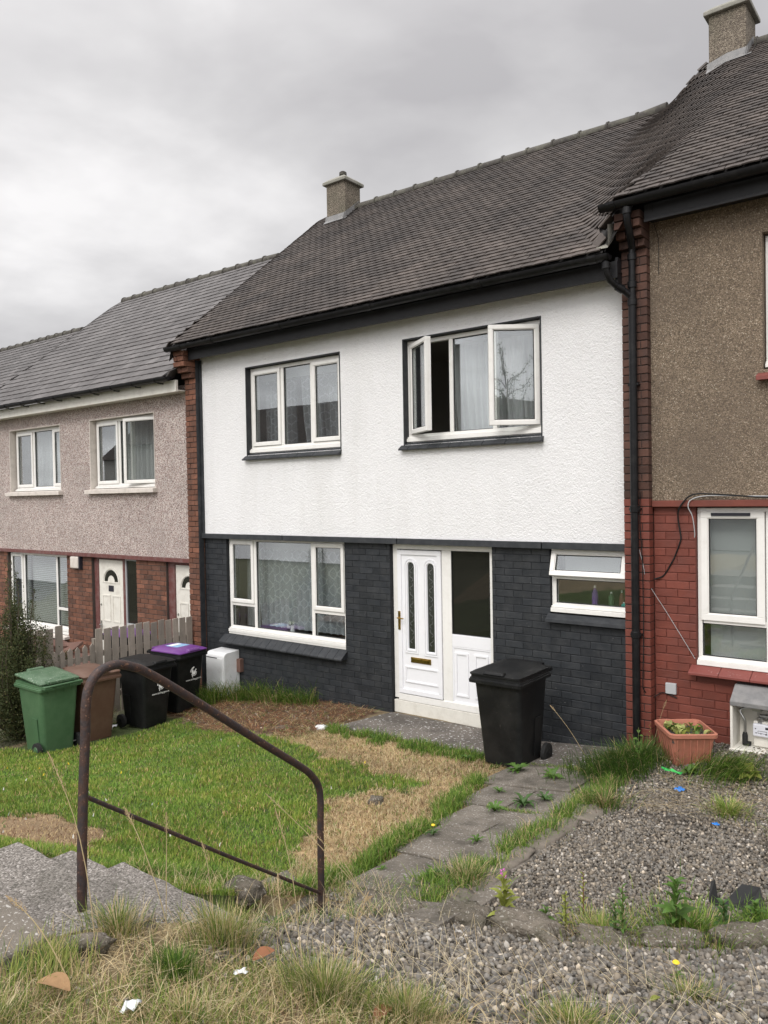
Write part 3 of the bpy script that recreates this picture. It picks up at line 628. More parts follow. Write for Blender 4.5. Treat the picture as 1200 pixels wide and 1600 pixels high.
def chimney(house, x0, x1, y0, y1, zb, zt, capz, pot, label=None):
    b = MB().box(x0, x1, y0, y1, zb, zt + .02); c = b.build('chimney', 'chimney_harl', house, bevel=.012)
    e_ = .055
    k = MB(); k.loft([[(x0 - e_, y0 - e_, zt), (x1 + e_, y0 - e_, zt), (x1 + e_, y1 + e_, zt), (x0 - e_, y1 + e_, zt)], [(x0 - e_, y0 - e_, zt + .055), (x1 + e_, y0 - e_, zt + .055), (x1 + e_, y1 + e_, zt + .055), (x0 - e_, y1 + e_, zt + .055)],
                     [(x0 + .06, y0 + .06, capz), (x1 - .06, y0 + .06, capz), (x1 - .06, y1 - .06, capz), (x0 + .06, y1 - .06, capz)]]); k.build('chimney_cap', 'cement', c, bevel=.01)
    if pot:
        cx, cy = (x0 + x1) / 2, (y0 + y1) / 2; p = MB(); p.tube([(cx, cy, capz - .03), (cx, cy, capz + .05), (cx, cy, capz + .052), (cx, cy, capz + .075), (cx, cy, capz + .077), (cx, cy, capz + .13), (cx, cy, capz + .15)], [.075, .07, .058, .058, .072, .07, .045], 16); p.build('chimney_pot', 'ridge_clay', c, smooth=True)
    # lead flashing / mortar fillet dressed on to the tiles
    f = MB(); d = .028
    ya, yb = y0 - .09, y0 - d
    def rz(x, y, h): s = (y - EY) / cP; return EZ + min(s, RL) * sP + roof_off(x, min(s, RL)) + h
    for (xa, xb_) in ((x0 - .02, (x0 + x1) / 2), ((x0 + x1) / 2, x1 + .02)):
        f.add([(xa, ya, rz(xa, ya, .05)), (xb_, ya, rz(xb_, ya, .05)), (xb_, yb, rz(xb_, yb, .06)), (xa, yb, rz(xa, yb, .06)), (xa, y0 - .008, rz(xa, y0, .13)), (xb_, y0 - .008, rz(xb_, y0, .13))], [(0, 1, 2, 3), (3, 2, 5, 4)])
    xs = x1 + .008
    f.add([(xs, y0 - .02, rz(xs, y0, .13)), (xs, EY + RL * cP, rz(xs, EY + RL * cP, .13)), (xs, EY + RL * cP, rz(xs, 99, -.02)), (xs + .07, EY + RL * cP, rz(xs + .07, 99, .06)), (xs + .07, y0 - .09, rz(xs + .07, y0 - .09, .05)), (xs, y0 - .09, rz(xs, y0 - .09, .05))], [(0, 1, 2, 5), (2, 3, 4, 5)])
    f.build('flashing', 'lead', c)
    return c

# ===== white house (the middle one)
WH = thing('terraced_house', 'middle house with white roughcast upper storey and dark grey painted brick below', 'house', (-6.45, 8.0, -.36))
W1 = (-8.86, -6.95, 3.15, 4.49); W2 = (-5.885, -3.935, 3.15, 4.505)
up = wall_mb(-9.93, -2.972, 1.945, 4.86, 8.0, 8.28, [W1, W2]).build('upper_wall', 'white_roughcast', WH)
BW = (-9.42, -6.965, .37, 1.885); DR = (-6.17, -4.635, -.37, 1.885); KW = (-3.88, -2.972, 1.14, 1.885)
low = wall_mb(-9.93, -2.972, -.75, 1.945, 8.035, 8.28, [(-9.42, -6.965, .33, 1.885), (-6.17, -4.635, -.75, 1.885), (-3.88, -2.97, 1.10, 1.885)]).build('lower_wall', 'dark_mortar', WH)
lay_bricks(WH, low, -9.93, -2.974, -.495, 1.875, 8.027, [(-9.42, -6.965, .28, 1.9), (-6.17, -4.635, -1, 1.9), (-3.88, -2.97, 1.06, 1.9)], 'dark_paint', seed=5, near_n=300)
# lintel band in lengths
lb = MB().box(-9.945, -2.972, 7.985, 8.034, 1.878, 1.943).build('lintel_band', 'dark_paint_flat', WH, bevel=.004)
for a, c in ((-9.945, -8.1), (-8.09, -6.0), (-5.99, -3.95), (-3.94, -2.972)):
    MB().box(a, c - .004, 7.955, 7.984, 1.872, 1.948).build('band_length', 'dark_paint_flat', lb, bevel=.004)
# painted reveals of the two upper openings
for (a, c, z0, z1) in (W1, W2):
    b = MB(); b.box(a + .001, a + .014, 7.992, 8.20, z0 - .03, z1 - .001); b.box(a + .014, c - .014, 7.992, 8.20, z1 - .014, z1 - .001); b.box(c - .014, c - .001, 7.992, 8.2, z0 - .03, z1 - .001); b.build('window_reveal', 'dark_paint_flat', WH)
# left edge: painted side of the party pier
MB().box(-9.932, -9.924, 7.905, 7.999, -.6, 4.72).build('painted_return', 'dark_paint_flat', WH)
MB().box(-9.924, -9.885, 7.975, 7.999, 1.95, 4.72).build('painted_edge', 'dark_paint_flat', WH)
# window 1 (closed, three lights)
yf = 8.09
w1 = frame(WH, -8.845, -6.965, 3.235, 4.47, yf, muls=(-8.17, -7.575), cill=.045, label='left upper window, all three lights shut')
light(w1, -8.80, -8.20, 3.29, 4.42, yf, 'sash'); light(w1, -8.142, -7.603, 3.285, 4.42, yf); light(w1, -7.55, -7.01, 3.29, 4.42, yf, 'sash')
MB().box(-8.845, -6.965, 8.055, 8.12, 3.135, 3.185).build('sub_cill', 'upvc', w1, bevel=.003)
sill_tiles(WH, -8.90, -6.945, 7.925, 8.06, 3.095, 3.185, 'dark_paint_flat', 12, th=.016)
# window 2 (two sashes swung open)
w2 = frame(WH, -5.87, -3.95, 3.235, 4.485, yf, muls=(-5.21, -4.60), cill=.045, label='right upper window with both side sashes swung open')
def swing(xh, yh, ang): return Matrix.Translation((xh, yh, 0)) @ Matrix.Rotation(ang, 4, 'Z') @ Matrix.Translation((-xh, -yh, 0))
light(w2, -5.825, -5.235, 3.29, 4.435, yf, 'sash', xf=swing(-5.825, yf - .02, R_(-35)))
light(w2, -5.182, -4.628, 3.285, 4.435, yf)
light(w2, -4.575, -3.995, 3.29, 4.435, yf, 'sash', xf=swing(-3.995, yf - .02, R_(37)))
MB().box(-5.87, -3.95, 8.055, 8.12, 3.135, 3.185).build('sub_cill', 'upvc', w2, bevel=.003)
sill_tiles(WH, -5.93, -3.915, 7.925, 8.06, 3.10, 3.185, 'dark_paint_flat', 13, th=.016)
hd = MB(); hd.X = swing(-3.995, yf - .02, R_(37)); hd.box(-4.56, -4.545, yf + .05, yf + .075, 3.78, 3.92); hd.build('window_handle', 'upvc', w2)
# big living room window
yb = 8.085
bw = frame(WH, -9.415, -6.97, .455, 1.885, yb, muls=(-8.83, -7.62), trans=((-9.365, -8.858, .85), (-7.592, -7.02, .86)), cill=.05, label='large living room window with lace curtains')
light(bw, -9.37, -8.85, .875, 1.84, yb, 'sash'); light(bw, -9.365, -8.858, .505, .822, yb); light(bw, -8.802, -7.648, .505, 1.835, yb); light(bw, -7.60, -7.015, .885, 1.84, yb, 'sash'); light(bw, -7.592, -7.02, .505, .832, yb)
MB().box(-9.415, -6.97, 8.045, 8.12, .375, .403).build('sub_cill', 'upvc', bw, bevel=.003)
sill_tiles(WH, -9.50, -6.94, 7.90, 8.045, .265, .372, 'dark_paint_flat', 17, th=.018)
# kitchen window, top hung sash open
yk = 8.07
kw = frame(WH, -3.875, -2.975, 1.205, 1.875, yk, trans=((-3.83, -3.02, 1.555),), cill=.05, label='small kitchen window with its top sash pushed open')
light(kw, -3.83, -3.02, 1.255, 1.527, yk)
light(kw, -3.865, -2.99, 1.56, 1.86, yk, 'sash', xf=Matrix.Translation((0, yk, 1.86)) @ Matrix.Rotation(R_(-16), 4, 'X') @ Matrix.Translation((0, -yk, -1.86)))
kb = MB().prismx([(7.95, 1.045), (8.027, 1.045), (8.08, 1.135), (8.03, 1.135), (7.955, 1.085)], -3.91, -2.976).build('window_sill', 'dark_paint_flat', WH, bevel=.004)
# front door set: frame, leaf, side panel
yd = 8.09
b = MB(); b.box(-6.165, -6.095, yd, yd + .07, -.17, 1.88); b.box(-4.70, -4.64, yd, yd + .07, -.17, 1.88); b.box(-6.095, -4.70, yd, yd + .07, 1.80, 1.88); b.box(-5.395, -5.255, yd + .001, yd + .069, -.17, 1.80); b.box(-6.095, -4.70, yd - .012, yd + .07, -.19, -.105)
df = b.build('door_frame', 'upvc', WH, bevel=.005)
MB().box(-6.165, -4.64, yd - .018, yd + .05, -.36, -.195).build('threshold_board', 'cream_paint', df, bevel=.004)
b = MB(); A1 = (-5.925, -5.825, .50, 1.63); A2 = (-5.62, -5.515, .49, 1.625)
x0, x1, z0, z1 = -6.085, -5.40, -.095, 1.79
# leaf: outer sash ring + infill with two arched openings (built as strips)
b.ring(x0, x1, z0, z1, yd - .018, yd + .04, .062)
o = b.build('door', 'upvc_door', WH, bevel=.005); door = o
b = MB(); ly = yd + .0
b.box(x0 + .062, A1[0], ly, ly + .03, z0 + .062, z1 - .062); b.box(A1[1], A2[0], ly, ly + .03, z0 + .062, z1 - .062); b.box(A2[1], x1 - .062, ly, ly + .03, z0 + .062, z1 - .062)
for A in (A1, A2):
    b.box(A[0], A[1], ly, ly + .03, z0 + .062, A[2]); ap = arch_pts(*A)[2:]
    r_ = (A[1] - A[0]) / 2; top = z1 - .062
    pts = [(x, z) for x, z in ap]
    for k in range(len(pts) - 1):
        (xa_, za_), (xb_, zb_) = pts[k], pts[k + 1]
        b.prism([(xa_, za_), (xa_, top), (xb_, top), (xb_, zb_)], ly, ly + .03)
b.build('door_infill', 'upvc_door', door)
b = MB()
for A in (A1, A2):
    for g_, w_, d_ in ((.058, .018, .010), (.030, .022, .014)):
        b.prism(arch_pts(A[0] - g_, A[1] + g_, A[2] - g_, A[3] + g_), ly - d_, ly + .001, hole=arch_pts(A[0] - g_ + w_, A[1] + g_ - w_, A[2] - g_ + w_, A[3] + g_ - w_))
moulding(b, -5.985, -5.46, .055, .27, ly, .022, .012)
b.build('door_moulding', 'upvc_door', door, bevel=.003)
for A in (A1, A2):
    MB().prism(arch_pts(*A), ly + .010, ly + .014).build('pane', 'glass_pattern', door)
    b = MB(); cx = (A[0] + A[1]) / 2
    for k in range(9):   # leaded scrollwork
        zc_ = A[2] + .12 + k * .115
        b.tube([(cx + .026 * math.sin(q * .7) * (1 if k % 2 else -1), ly + .008, zc_ + (q - 4) * .011) for q in range(9)], .0022, 5)
    b.build('leaded_scroll', 'lead', door)
b = MB(); b.box(-5.89, -5.575, ly - .012, ly + .002, .325, .395); b.box(-5.855, -5.61, ly - .018, ly - .010, .338, .382); b.build('letterbox', 'brass', door, bevel=.004)
b = MB(); b.box(-6.075, -6.04, yd - .030, yd - .018, .74, .985); b.tube([(-6.057, yd - .03, .90), (-6.057, yd - .07, .90), (-6.045, yd - .078, .90), (-5.955, yd - .078, .897)], .009, 8); b.tube([(-6.057, yd - .036, .80), (-6.057, yd - .028, .80)], .011, 10); b.build('door_handle', 'brass', door, bevel=.002)
# side panel
b = MB(); b.box(-5.255, -4.70, yd + .002, yd + .066, .60, .755); b.box(-5.255, -4.70, yd + .012, yd + .05, -.105, .60); b.ring(-5.255, -4.70, -.105, .60, yd + .004, yd + .02, .018)
sp_ = b.build('side_panel', 'upvc_door', WH, bevel=.004)
b = MB(); moulding(b, -5.215, -5.02, -.02, .53, yd + .012, .026, .013); moulding(b, -4.935, -4.74, -.02, .53, yd + .012, .026, .013); b.build('panel_moulding', 'upvc_door', sp_, bevel=.003)
MB().box(-5.25, -4.705, yd + .022, yd + .028, .757, 1.798).build('pane', 'glass_dark', sp_)
b = MB(); b.ring(-5.255, -4.70, .755, 1.80, yd + .008, yd + .022, .009); b.build('glazing_seal', 'rubber', sp_)
shell(WH, -9.9, -3.0, -.35, 2.2, 4.80)
# eaves: boards and gutter
b = MB(); b.box(-9.93, -2.96, 7.765, 7.79, 4.70, 4.875); b.box(-9.93, -2.96, 7.79, 7.999, 4.76, 4.78); b.build('fascia', 'black_board', WH, bevel=.003)
gutter(WH, -10.26, -2.975, 4.905, 7.605, r_=.064, unions=(-9.9, -9.15, -7.7, -6.1, -4.5, -3.15))
# roof
xa = lambda s: (-10.22 - w_left(s)) if s > .9 else -10.23
xb = lambda s: -2.99 if s > .55 else -3.06
MB().box(-2.995, -2.966, 7.80, 7.998, 4.60, 4.92).build('fascia_end', 'black_board', WH)
rf = roof_deck(WH, xa, xb, 100)
lay_roof(WH, rf, 'roof_tile', xa, xb, .150, .108, .013, 'roof_tile', 3)
ridge(WH, rf, -9.44, -3.60, 13)
chimney(WH, -9.91, -9.45, 11.1, 11.56, 7.2, 8.44, 8.58, True)
# cheek and lead where the right-hand roof steps up
def wp(X, s, h): return Vector((X, EY + s * cP, EZ + s * sP + h))
v = [wp(-3.0, 0, .03), wp(-3.0, .62, .03), wp(-3.0, .62, .05), wp(-3.0, .0, STEPH - .22), wp(-3.14, 0, .035), wp(-3.06, .5, .06)]
b = MB(); b.add([v[0], v[1], v[3]], [(0, 1, 2)]); b.add([v[4], v[1], v[0]], [(0, 1, 2)]); b.build('step_flashing', 'cement', WH)

# ===== right-hand house
RH = thing('terraced_house', 'right-hand terraced house with brown pebbledash above and red painted brick ground floor', 'house', (.6, 8.0, 0))
RW = (-1.645, .26, 3.64, 4.93)
wall_mb(-2.705, 4.2, 2.405, 5.35, 8.0, 8.28, [RW]).build('upper_wall', 'brown_pebbledash', RH)
rlow = wall_mb(-2.705, 4.2, -.4, 2.405, 8.045, 8.28, [(-2.285, .2, .70, 2.335)]).build('lower_wall', 'red_mortar', RH)
lay_bricks(RH, rlow, -2.70, .8, -.19, 2.335, 8.035, [(-2.285, .2, .62, 2.34)], 'red_paint', seed=9, near_n=260)
b = MB(); b.box(-2.70, 4.2, 7.965, 8.044, 2.338, 2.404); b.build('lintel_band', 'red_paint', RH, bevel=.006)
rw = frame(RH, -2.28, .19, .79, 2.325, 8.085, muls=(-1.62, -.45), trans=((-2.23, -1.648, 1.19),), cill=.04, w=.04, label='ground floor window of the right-hand house, frosted with blinds')
light(rw, -2.245, -1.655, 1.195, 2.29, 8.085, 'sash', fw=.065); light(rw, -2.24, -1.648, .83, 1.162, 8.085); light(rw, -1.592, -.478, .83, 2.285, 8.085); light(rw, -.422, .15, .83, 2.285, 8.085)
MB().box(-2.14, -1.78, 8.048, 8.062, 2.245, 2.275).build('trickle_vent', 'ink', rw)
b = MB(); b.box(-2.28, -1.6, 8.03, 8.1, .745, .79); b.build('sub_cill', 'upvc', rw)
sill_tiles(RH, -2.335, .25, 7.90, 8.045, .685, .742, 'red_tile', 9, th=.022)
ru = frame(RH, -1.635, .25, 3.70, 4.915, 8.09, muls=(-1.0, -.4), cill=.04, label='upper window of the right-hand house at the picture edge')
light(ru, -1.59, -1.03, 3.75, 4.87, 8.09, 'sash'); light(ru, -.972, -.428, 3.75, 4.87, 8.09); light(ru, -.372, .2, 3.75, 4.87, 8.09)
sill_tiles(RH, -1.69, .3, 7.90, 8.09, 3.575, 3.635, 'red_tile', 8, th=.04)
shell(RH, -2.66, 4.1, .02, 2.7, 5.30)
b = MB(); b.box(-2.68, 4.2, 7.765, 7.79, 5.20, 5.37); b.box(-2.68, 4.2, 7.79, 7.999, 5.25, 5.27); b.box(-2.68, 4.2, 7.752, 7.7645, 5.195, 5.225); b.build('fascia', 'black_board', RH, bevel=.003)
gutter(RH, -3.07, 4.2, 5.40, 7.605, r_=.064, unions=(-2.95, -2.0, -.5))
xa2 = lambda s: -3.04 if s < .8 else -2.995; xb2 = lambda s: 4.2
rf2 = roof_deck(RH, xa2, xb2, 20)
lay_roof(RH, rf2, 'roof_tile', xa2, lambda s: 1.2, .150, .108, .013, 'roof_tile', 4)
ridge(RH, rf2, -2.42, 4.2, 15)
chimney(RH, -2.93, -2.46, 11.1, 11.65, 7.6, 8.91, 9.05, False)
# brick party pier with corbelled head
pr = MB().box(-2.965, -2.712, 7.912, 8.25, -.5, 5.34).build('party_pier', 'pier_mortar', RH)
def pier_bricks(house, pier, x0, x1, z0, z1, ph, split, ztop, yfn, mats, seed):
    r = random.Random(seed); n = int(round((z1 - z0) / ph)); ph = (z1 - z0) / n; L0 = root_loc(house)
    for j in range(n):
        z = z0 + (j + .5) * ph; mat = mats(z); yf_ = yfn(z)
        if mat not in _bv: _bv[mat] = [brick_variant(k + len(_bv) * 9, mat=mat) for k in range(6)]
        cuts = [(x0, x0 + (x1 - x0) * .38), (x0 + (x1 - x0) * .38, x1)] if j % 2 else [(x0, x0 + (x1 - x0) * .72), (x0 + (x1 - x0) * .72, x1)]
        for a, c in cuts:
            o = bpy.data.objects.new('brick', r.choice(_bv[mat])); COL.objects.link(o); o.parent = pier
            dpt = 8.0 - yf_ + .02
            o.location = Vector(((a + c) / 2, yf_ + r.uniform(0, .003), z)) - L0; o.scale = ((c - a - .009) / .225, dpt / .1, (ph - .010) / .075)
pier_bricks(RH, pr, -2.972, -2.70, -.30, 5.33, .085, 2, 5.3, lambda z: 7.9 if z < 4.95 else (7.83 if z < 5.04 else (7.76 if z < 5.13 else 7.70)), lambda z: 'red_paint' if z < 2.40 else 'pier_brick', 21)
# rainwater pipes
b = MB(); P = (-2.835, 7.845)
b.tube([(-2.80, 7.62, 5.36), (-2.80, 7.62, 5.26), (-2.802, 7.64, 5.20), (-2.815, 7.76, 5.06), (-2.83, 7.84, 4.99), (-2.835, 7.845, 4.93), (-2.835, 7.845, 4.5)], .036, 14)
b.tube([(P[0], P[1], 4.5), (P[0], P[1], -.12)], .040, 14)
pipe = b.build('rainwater_pipe', 'black_gloss', RH, smooth=True)
b = MB()
for z, r_ in ((5.30, .046), (4.90, .045), (4.62, .046), (4.44, .047), (2.32, .048), (1.02, .049)): b.tube([(P[0] + (.035 if z > 5.2 else 0), P[1] - (.225 if z > 5.2 else 0), z - .035), (P[0] + (.035 if z > 5.2 else 0), P[1] - (.225 if z > 5.2 else 0), z - .03), (P[0] + (.035 if z > 5.2 else 0), P[1] - (.225 if z > 5.2 else 0), z + .03), (P[0] + (.035 if z > 5.2 else 0), P[1] - (.225 if z > 5.2 else 0), z + .036)], [r_ - .006, r_, r_, r_ - .006], 14)
b.build('pipe_collar', 'black_gloss', pipe, smooth=True)
for z in (1.02, 2.32, 3.6):
    MB().box(P[0] - .055, P[0] + .055, P[1] - .012, P[1] + .06, z - .012, z + .012).build('pipe_bracket', 'black_gloss', pipe, bevel=.003)
b = MB(); b.tube([(-3.02, 7.62, 4.87), (-3.02, 7.62, 4.80), (-3.02, 7.63, 4.74), (-3.0, 7.68, 4.66), (-2.95, 7.74, 4.60), (-2.90, 7.80, 4.56), (-2.845, 7.842, 4.50)], .034, 14); bp = b.build('rainwater_pipe', 'black_gloss', WH, smooth=True)
b = MB(); b.tube([(-3.02, 7.62, 4.83), (-3.02, 7.62, 4.77)], .044, 14); b.tube([(-2.955, 7.735, 4.605), (-2.91, 7.785, 4.57)], .043, 14); b.build('pipe_collar', 'black_gloss', bp, smooth=True)

# ===== left-hand house
LH = thing('terraced_house', 'left-hand terraced house with pinkish pebbledash above and brown brick below', 'house', (-13.6, 8.0, -.9))
LW1 = (-13.17, -11.17, 2.68, 4.01); LW2 = (-16.22, -14.2, 2.68, 4.01)
wall_mb(-17.2, -10.195, 1.52, 4.38, 8.0, 8.28, [LW1, LW2]).build('upper_wall', 'pink_pebbledash', LH)
lows = wall_mb(-17.2, -10.195, -1.3, 1.52, 8.05, 8.28, [(-16.53, -14.16, -.13, 1.45), (-13.29, -11.86, -1.3, 1.45), (-11.0, -10.25, -1.3, 1.45)]).build('lower_wall', 'brown_mortar', LH)
lay_bricks(LH, lows, -17.2, -10.2, -1.02, 1.445, 8.04, [(-16.53, -14.16, -.17, 1.46), (-13.29, -11.86, -2, 1.46), (-11.0, -10.25, -2, 1.46)], 'brown_brick', seed=31, near_n=300)
MB().box(-17.2, -10.2, 7.97, 8.049, 1.45, 1.518).build('lintel_band', 'lintel_red', LH, bevel=.005)
for nm, (a, c, z0, z1) in (('a', LW1), ('b', LW2)):
    b = MB(); b.box(a + .001, a + .02, 7.99, 8.2, z0, z1 - .001); b.box(c - .012, c - .001, 7.99, 8.2, z0, z1 - .001); b.box(a + .02, c - .012, 7.99, 8.2, z1 - .014, z1 - .001); b.build('window_reveal', 'stone_sill', LH)
    s_ = MB(); s_.prismx([(7.90, z0 - .05), (8.1, z0 - .05), (8.1, z0 + .045), (7.90, z0 + .02)], a - .07, c + .05); s_.build('window_sill', 'stone_sill', LH, bevel=.005)
lw = frame(LH, -13.12, -11.19, 2.76, 3.99, 8.11, muls=(-12.38, -12.02), cill=.03, label='nearer upper window of the left-hand house, one sash ajar')
light(lw, -13.08, -12.41, 2.81, 3.94, 8.11, 'sash'); light(lw, -12.352, -12.048, 2.81, 3.94, 8.11)
light(lw, -12.05, -11.24, 2.80, 3.95, 8.11, 'sash', xf=swing(-11.24, 8.08, R_(9)))
lw2 = frame(LH, -16.15, -14.22, 2.76, 3.99, 8.11, muls=(-15.43, -14.68), cill=.03, label='farther upper window of the left-hand house, shut')
light(lw2, -16.11, -15.46, 2.81, 3.94, 8.11, 'sash'); light(lw2, -15.402, -14.708, 2.81, 3.94, 8.11); light(lw2, -14.65, -14.26, 2.81, 3.94, 8.11, 'sash')
lb_ = frame(LH, -16.52, -14.17, -.03, 1.445, 8.11, muls=(-15.96, -14.66), trans=((-14.63, -14.22, .36),), cill=.04, label='large ground floor window with white slatted blinds')
light(lb_, -16.48, -15.99, .01, 1.41, 8.11, 'sash'); light(lb_, -15.932, -14.688, .02, 1.395, 8.11); light(lb_, -14.632, -14.22, .39, 1.395, 8.11); light(lb_, -14.632, -14.22, .02, .33, 8.11)
MB().box(-16.52, -14.17, 8.06, 8.14, -.13, -.075).build('sub_cill', 'upvc', lb_)
b = MB(); b.prismx([(7.93, -.20), (8.1, -.20), (8.1, -.13), (7.93, -.155)], -16.6, -14.12); b.build('window_sill', 'stone_sill', LH, bevel=.004)
# door one with glazed side panel, brown frame
b = MB(); b.box(-13.285, -13.15, 8.10, 8.17, -.95, 1.445); b.box(-12.365, -12.30, 8.10, 8.17, -.95, 1.445); b.box(-13.15, -12.365, 8.101, 8.169, 1.405, 1.445); b.build('door_frame', 'lintel_red', LH, bevel=.004)
def left_door(x0, x1, z0, z1, y, name='door'):
    b = MB(); b.box(x0, x1, y, y + .04, z0, z1); d = b.build('door', 'cream_paint', LH, bevel=.004); cx = (x0 + x1) / 2; w_ = x1 - x0
    zt = z1 - .16; r1 = w_ * .36; zb = zt - r1 * .9
    def semi(r, zz, n=12): return [(cx + r * math.cos(math.pi * k / n), zz + r * math.sin(math.pi * k / n)) for k in range(n + 1)]
    mo = MB(); mo.prism(semi(r1, zb - .01) , y - .012, y + .001, hole=semi(r1 * .86, zb)); 
    for (a, c) in ((x0 + w_ * .14, cx - w_ * .04), (cx + w_ * .04, x1 - w_ * .14)): moulding(mo, a, c, z0 + 1.12, zb - .24, y, .02, .01); moulding(mo, a, c, z0 + .22, z0 + .72, y, .02, .01)
    mo.build('door_moulding', 'cream_paint', d)
    outer, inner = semi(r1 * .76, zb + .015), semi(r1 * .40, zb + .015)
    g = MB(); n = len(outer)
    for k in range(n - 1): g.prism([outer[k], outer[k + 1], inner[k + 1], inner[k]], y - .004, y + .001)
    g.build('fanlight', 'glass_dark', d)
    lbx = MB(); lbx.box(cx - .13, cx + .13, y - .008, y + .001, z0 + .93, z0 + 1.0); lbx.build('letterbox', 'ink', d)
    h = MB(); h.box(x0 + .035, x0 + .065, y - .012, y + .001, z0 + .92, z0 + 1.12); h.tube([(x0 + .05, y - .01, z0 + 1.05), (x0 + .05, y - .05, z0 + 1.05), (x0 + .15, y - .055, z0 + 1.05)], .009, 8); h.tube([(x0 + .05, y - .01, z0 + 1.42), (x0 + .05, y + .001, z0 + 1.42)], .02, 10); h.build('door_handle', 'steel', d)
    return d, cx, zb
ld, lcx, lzb = left_door(-13.15, -12.365, -.87, 1.40, 8.115)
b = MB(); b.box(lcx - .085, lcx + .075, 8.108, 8.116, lzb - .17, lzb - .06); np_ = b.build('number_plate', 'ink', ld)
b = MB(); b.box(-12.30, -11.865, 8.11, 8.16, -.95, .24); b.build('side_panel_board', 'grey_plastic', LH)
b = MB(); b.ring(-12.30, -11.865, .24, 1.44, 8.11, 8.16, .03); sp2 = b.build('side_panel', 'grey_plastic', LH); MB().box(-12.27, -11.895, 8.13, 8.136, .27, 1.41).build('pane', 'glass_dark', sp2)
b = MB(); b.box(-11.0, -10.83, 8.09, 8.16, -.95, 1.445); b.box(-10.83, -10.25, 8.091, 8.159, 1.395, 1.445); b.build('door_frame', 'lintel_red', LH, bevel=.004)
left_door(-10.83, -10.12, -.87, 1.39, 8.115)
# bulkhead light
b = MB(); b.box(-13.90, -13.62, 7.955, 8.04, 1.215, 1.44); bl = b.build('wall_lamp', 'stone_sill', LH, bevel=.02); MB().box(-13.62, -13.585, 7.97, 8.04, 1.20, 1.44).build('lamp_side', 'ink', bl)
shell(LH, -17.15, -10.24, -.9, 1.75, 4.34)
b = MB(); b.box(-17.2, -10.225, 7.74, 7.79, 4.235, 4.425); b.box(-17.2, -10.225, 7.79, 7.999, 4.25, 4.27); b.build('fascia', 'cream_paint', LH, bevel=.004)
gutter(LH, -17.2, -10.23, 4.455, 7.61, brackets=[-10.55 - i * .62 for i in range(11)], unions=(-12.2, -14.9))
xaL = lambda s: (-17.22 - w_far(s)) if s > .25 else -17.25
xbL = lambda s: (-10.22 - w_left(s)) if s > .9 else -10.235
rfL = roof_deck(LH, xaL, xbL, 30)
lay_roof(LH, rfL, 'slate', xaL, xbL, .25, .205, .019, 'roof_slate', 6)
ridge(LH, rfL, -17.15, -11.6, 13)
pl = MB().box(-10.19, -9.938, 7.912, 8.25, -1.1, 4.86).build('party_pier', 'pier_mortar', LH)
pier_bricks(LH, pl, -10.20, -9.932, -1.0, 4.86, .085, 2, 4.8, lambda z: 7.9 if z < 4.40 else (7.83 if z < 4.49 else (7.76 if z < 4.58 else 7.68)), lambda z: 'brown_brick', 22)

# ===== house beyond on the far left
FH = thing('terraced_house', 'farthest terraced house at the left edge, only its lower slate roof showing', 'house', (-20.8, 8.0, -1.3))
wall_mb(-24.4, -17.205, -1.6, 3.95, 8.0, 8.28, [(-19.2, -18.2, 2.3, 3.6)]).build('wall', 'pink_pebbledash', FH)
fw_ = frame(FH, -19.2, -18.2, 2.3, 3.6, 8.1, muls=(-18.7,), cill=.04); light(fw_, -19.15, -18.73, 2.35, 3.55, 8.1); light(fw_, -18.67, -18.25, 2.35, 3.55, 8.1)
shell(FH, -24.3, -17.25, -1.3, 1.3, 3.9)
b = MB(); b.box(-24.4, -17.205, 7.74, 7.79, 3.80, 4.0); b.build('fascia', 'cream_paint', FH)
gutter(FH, -24.4, -17.21, 4.03, 7.61)
xaF = lambda s: -24.4
xbF = lambda s: (-17.22 - w_far(s)) if s > .25 else -17.21
rfF = roof_deck(FH, xaF, xbF, 24)
lay_roof(FH, rfF, 'slate', xaF, xbF, .25, .205, .019, 'roof_slate', 8, near_n=200)
ridge(FH, rfF, -24.4, -19.1, 12)

# ===== the row across the road (seen only mirrored in the panes)
for q0, q1, where in ((-64, -32, 'left-hand'), (12, 44, 'right-hand')):
    OH = thing('opposite_houses', where + ' house row across the road, mirrored in the upper window panes', 'house', ((q0 + q1) / 2, -24, .9))
    b = MB(); b.box(q0, q1, -32, -24, .5, 6.2); b.build('wall', 'cream_paint', OH)
    b = MB(); b.prismx([(-23.6, 6.2), (-32.4, 6.2), (-28, 9.8)], q0 - .3, q1 + .3); b.build('roof', 'roof_tile', OH)
    for i in range(10):
        MB().box(q0 + 1 + i * 3, q0 + 2.6 + i * 3, -24.04, -24.005, 4.1, 5.5).build('window', 'glass_dark', OH); MB().box(q0 + 1 + i * 3, q0 + 2.6 + i * 3, -24.04, -24.005, 1.6, 3.0).build('window', 'glass_dark', OH)
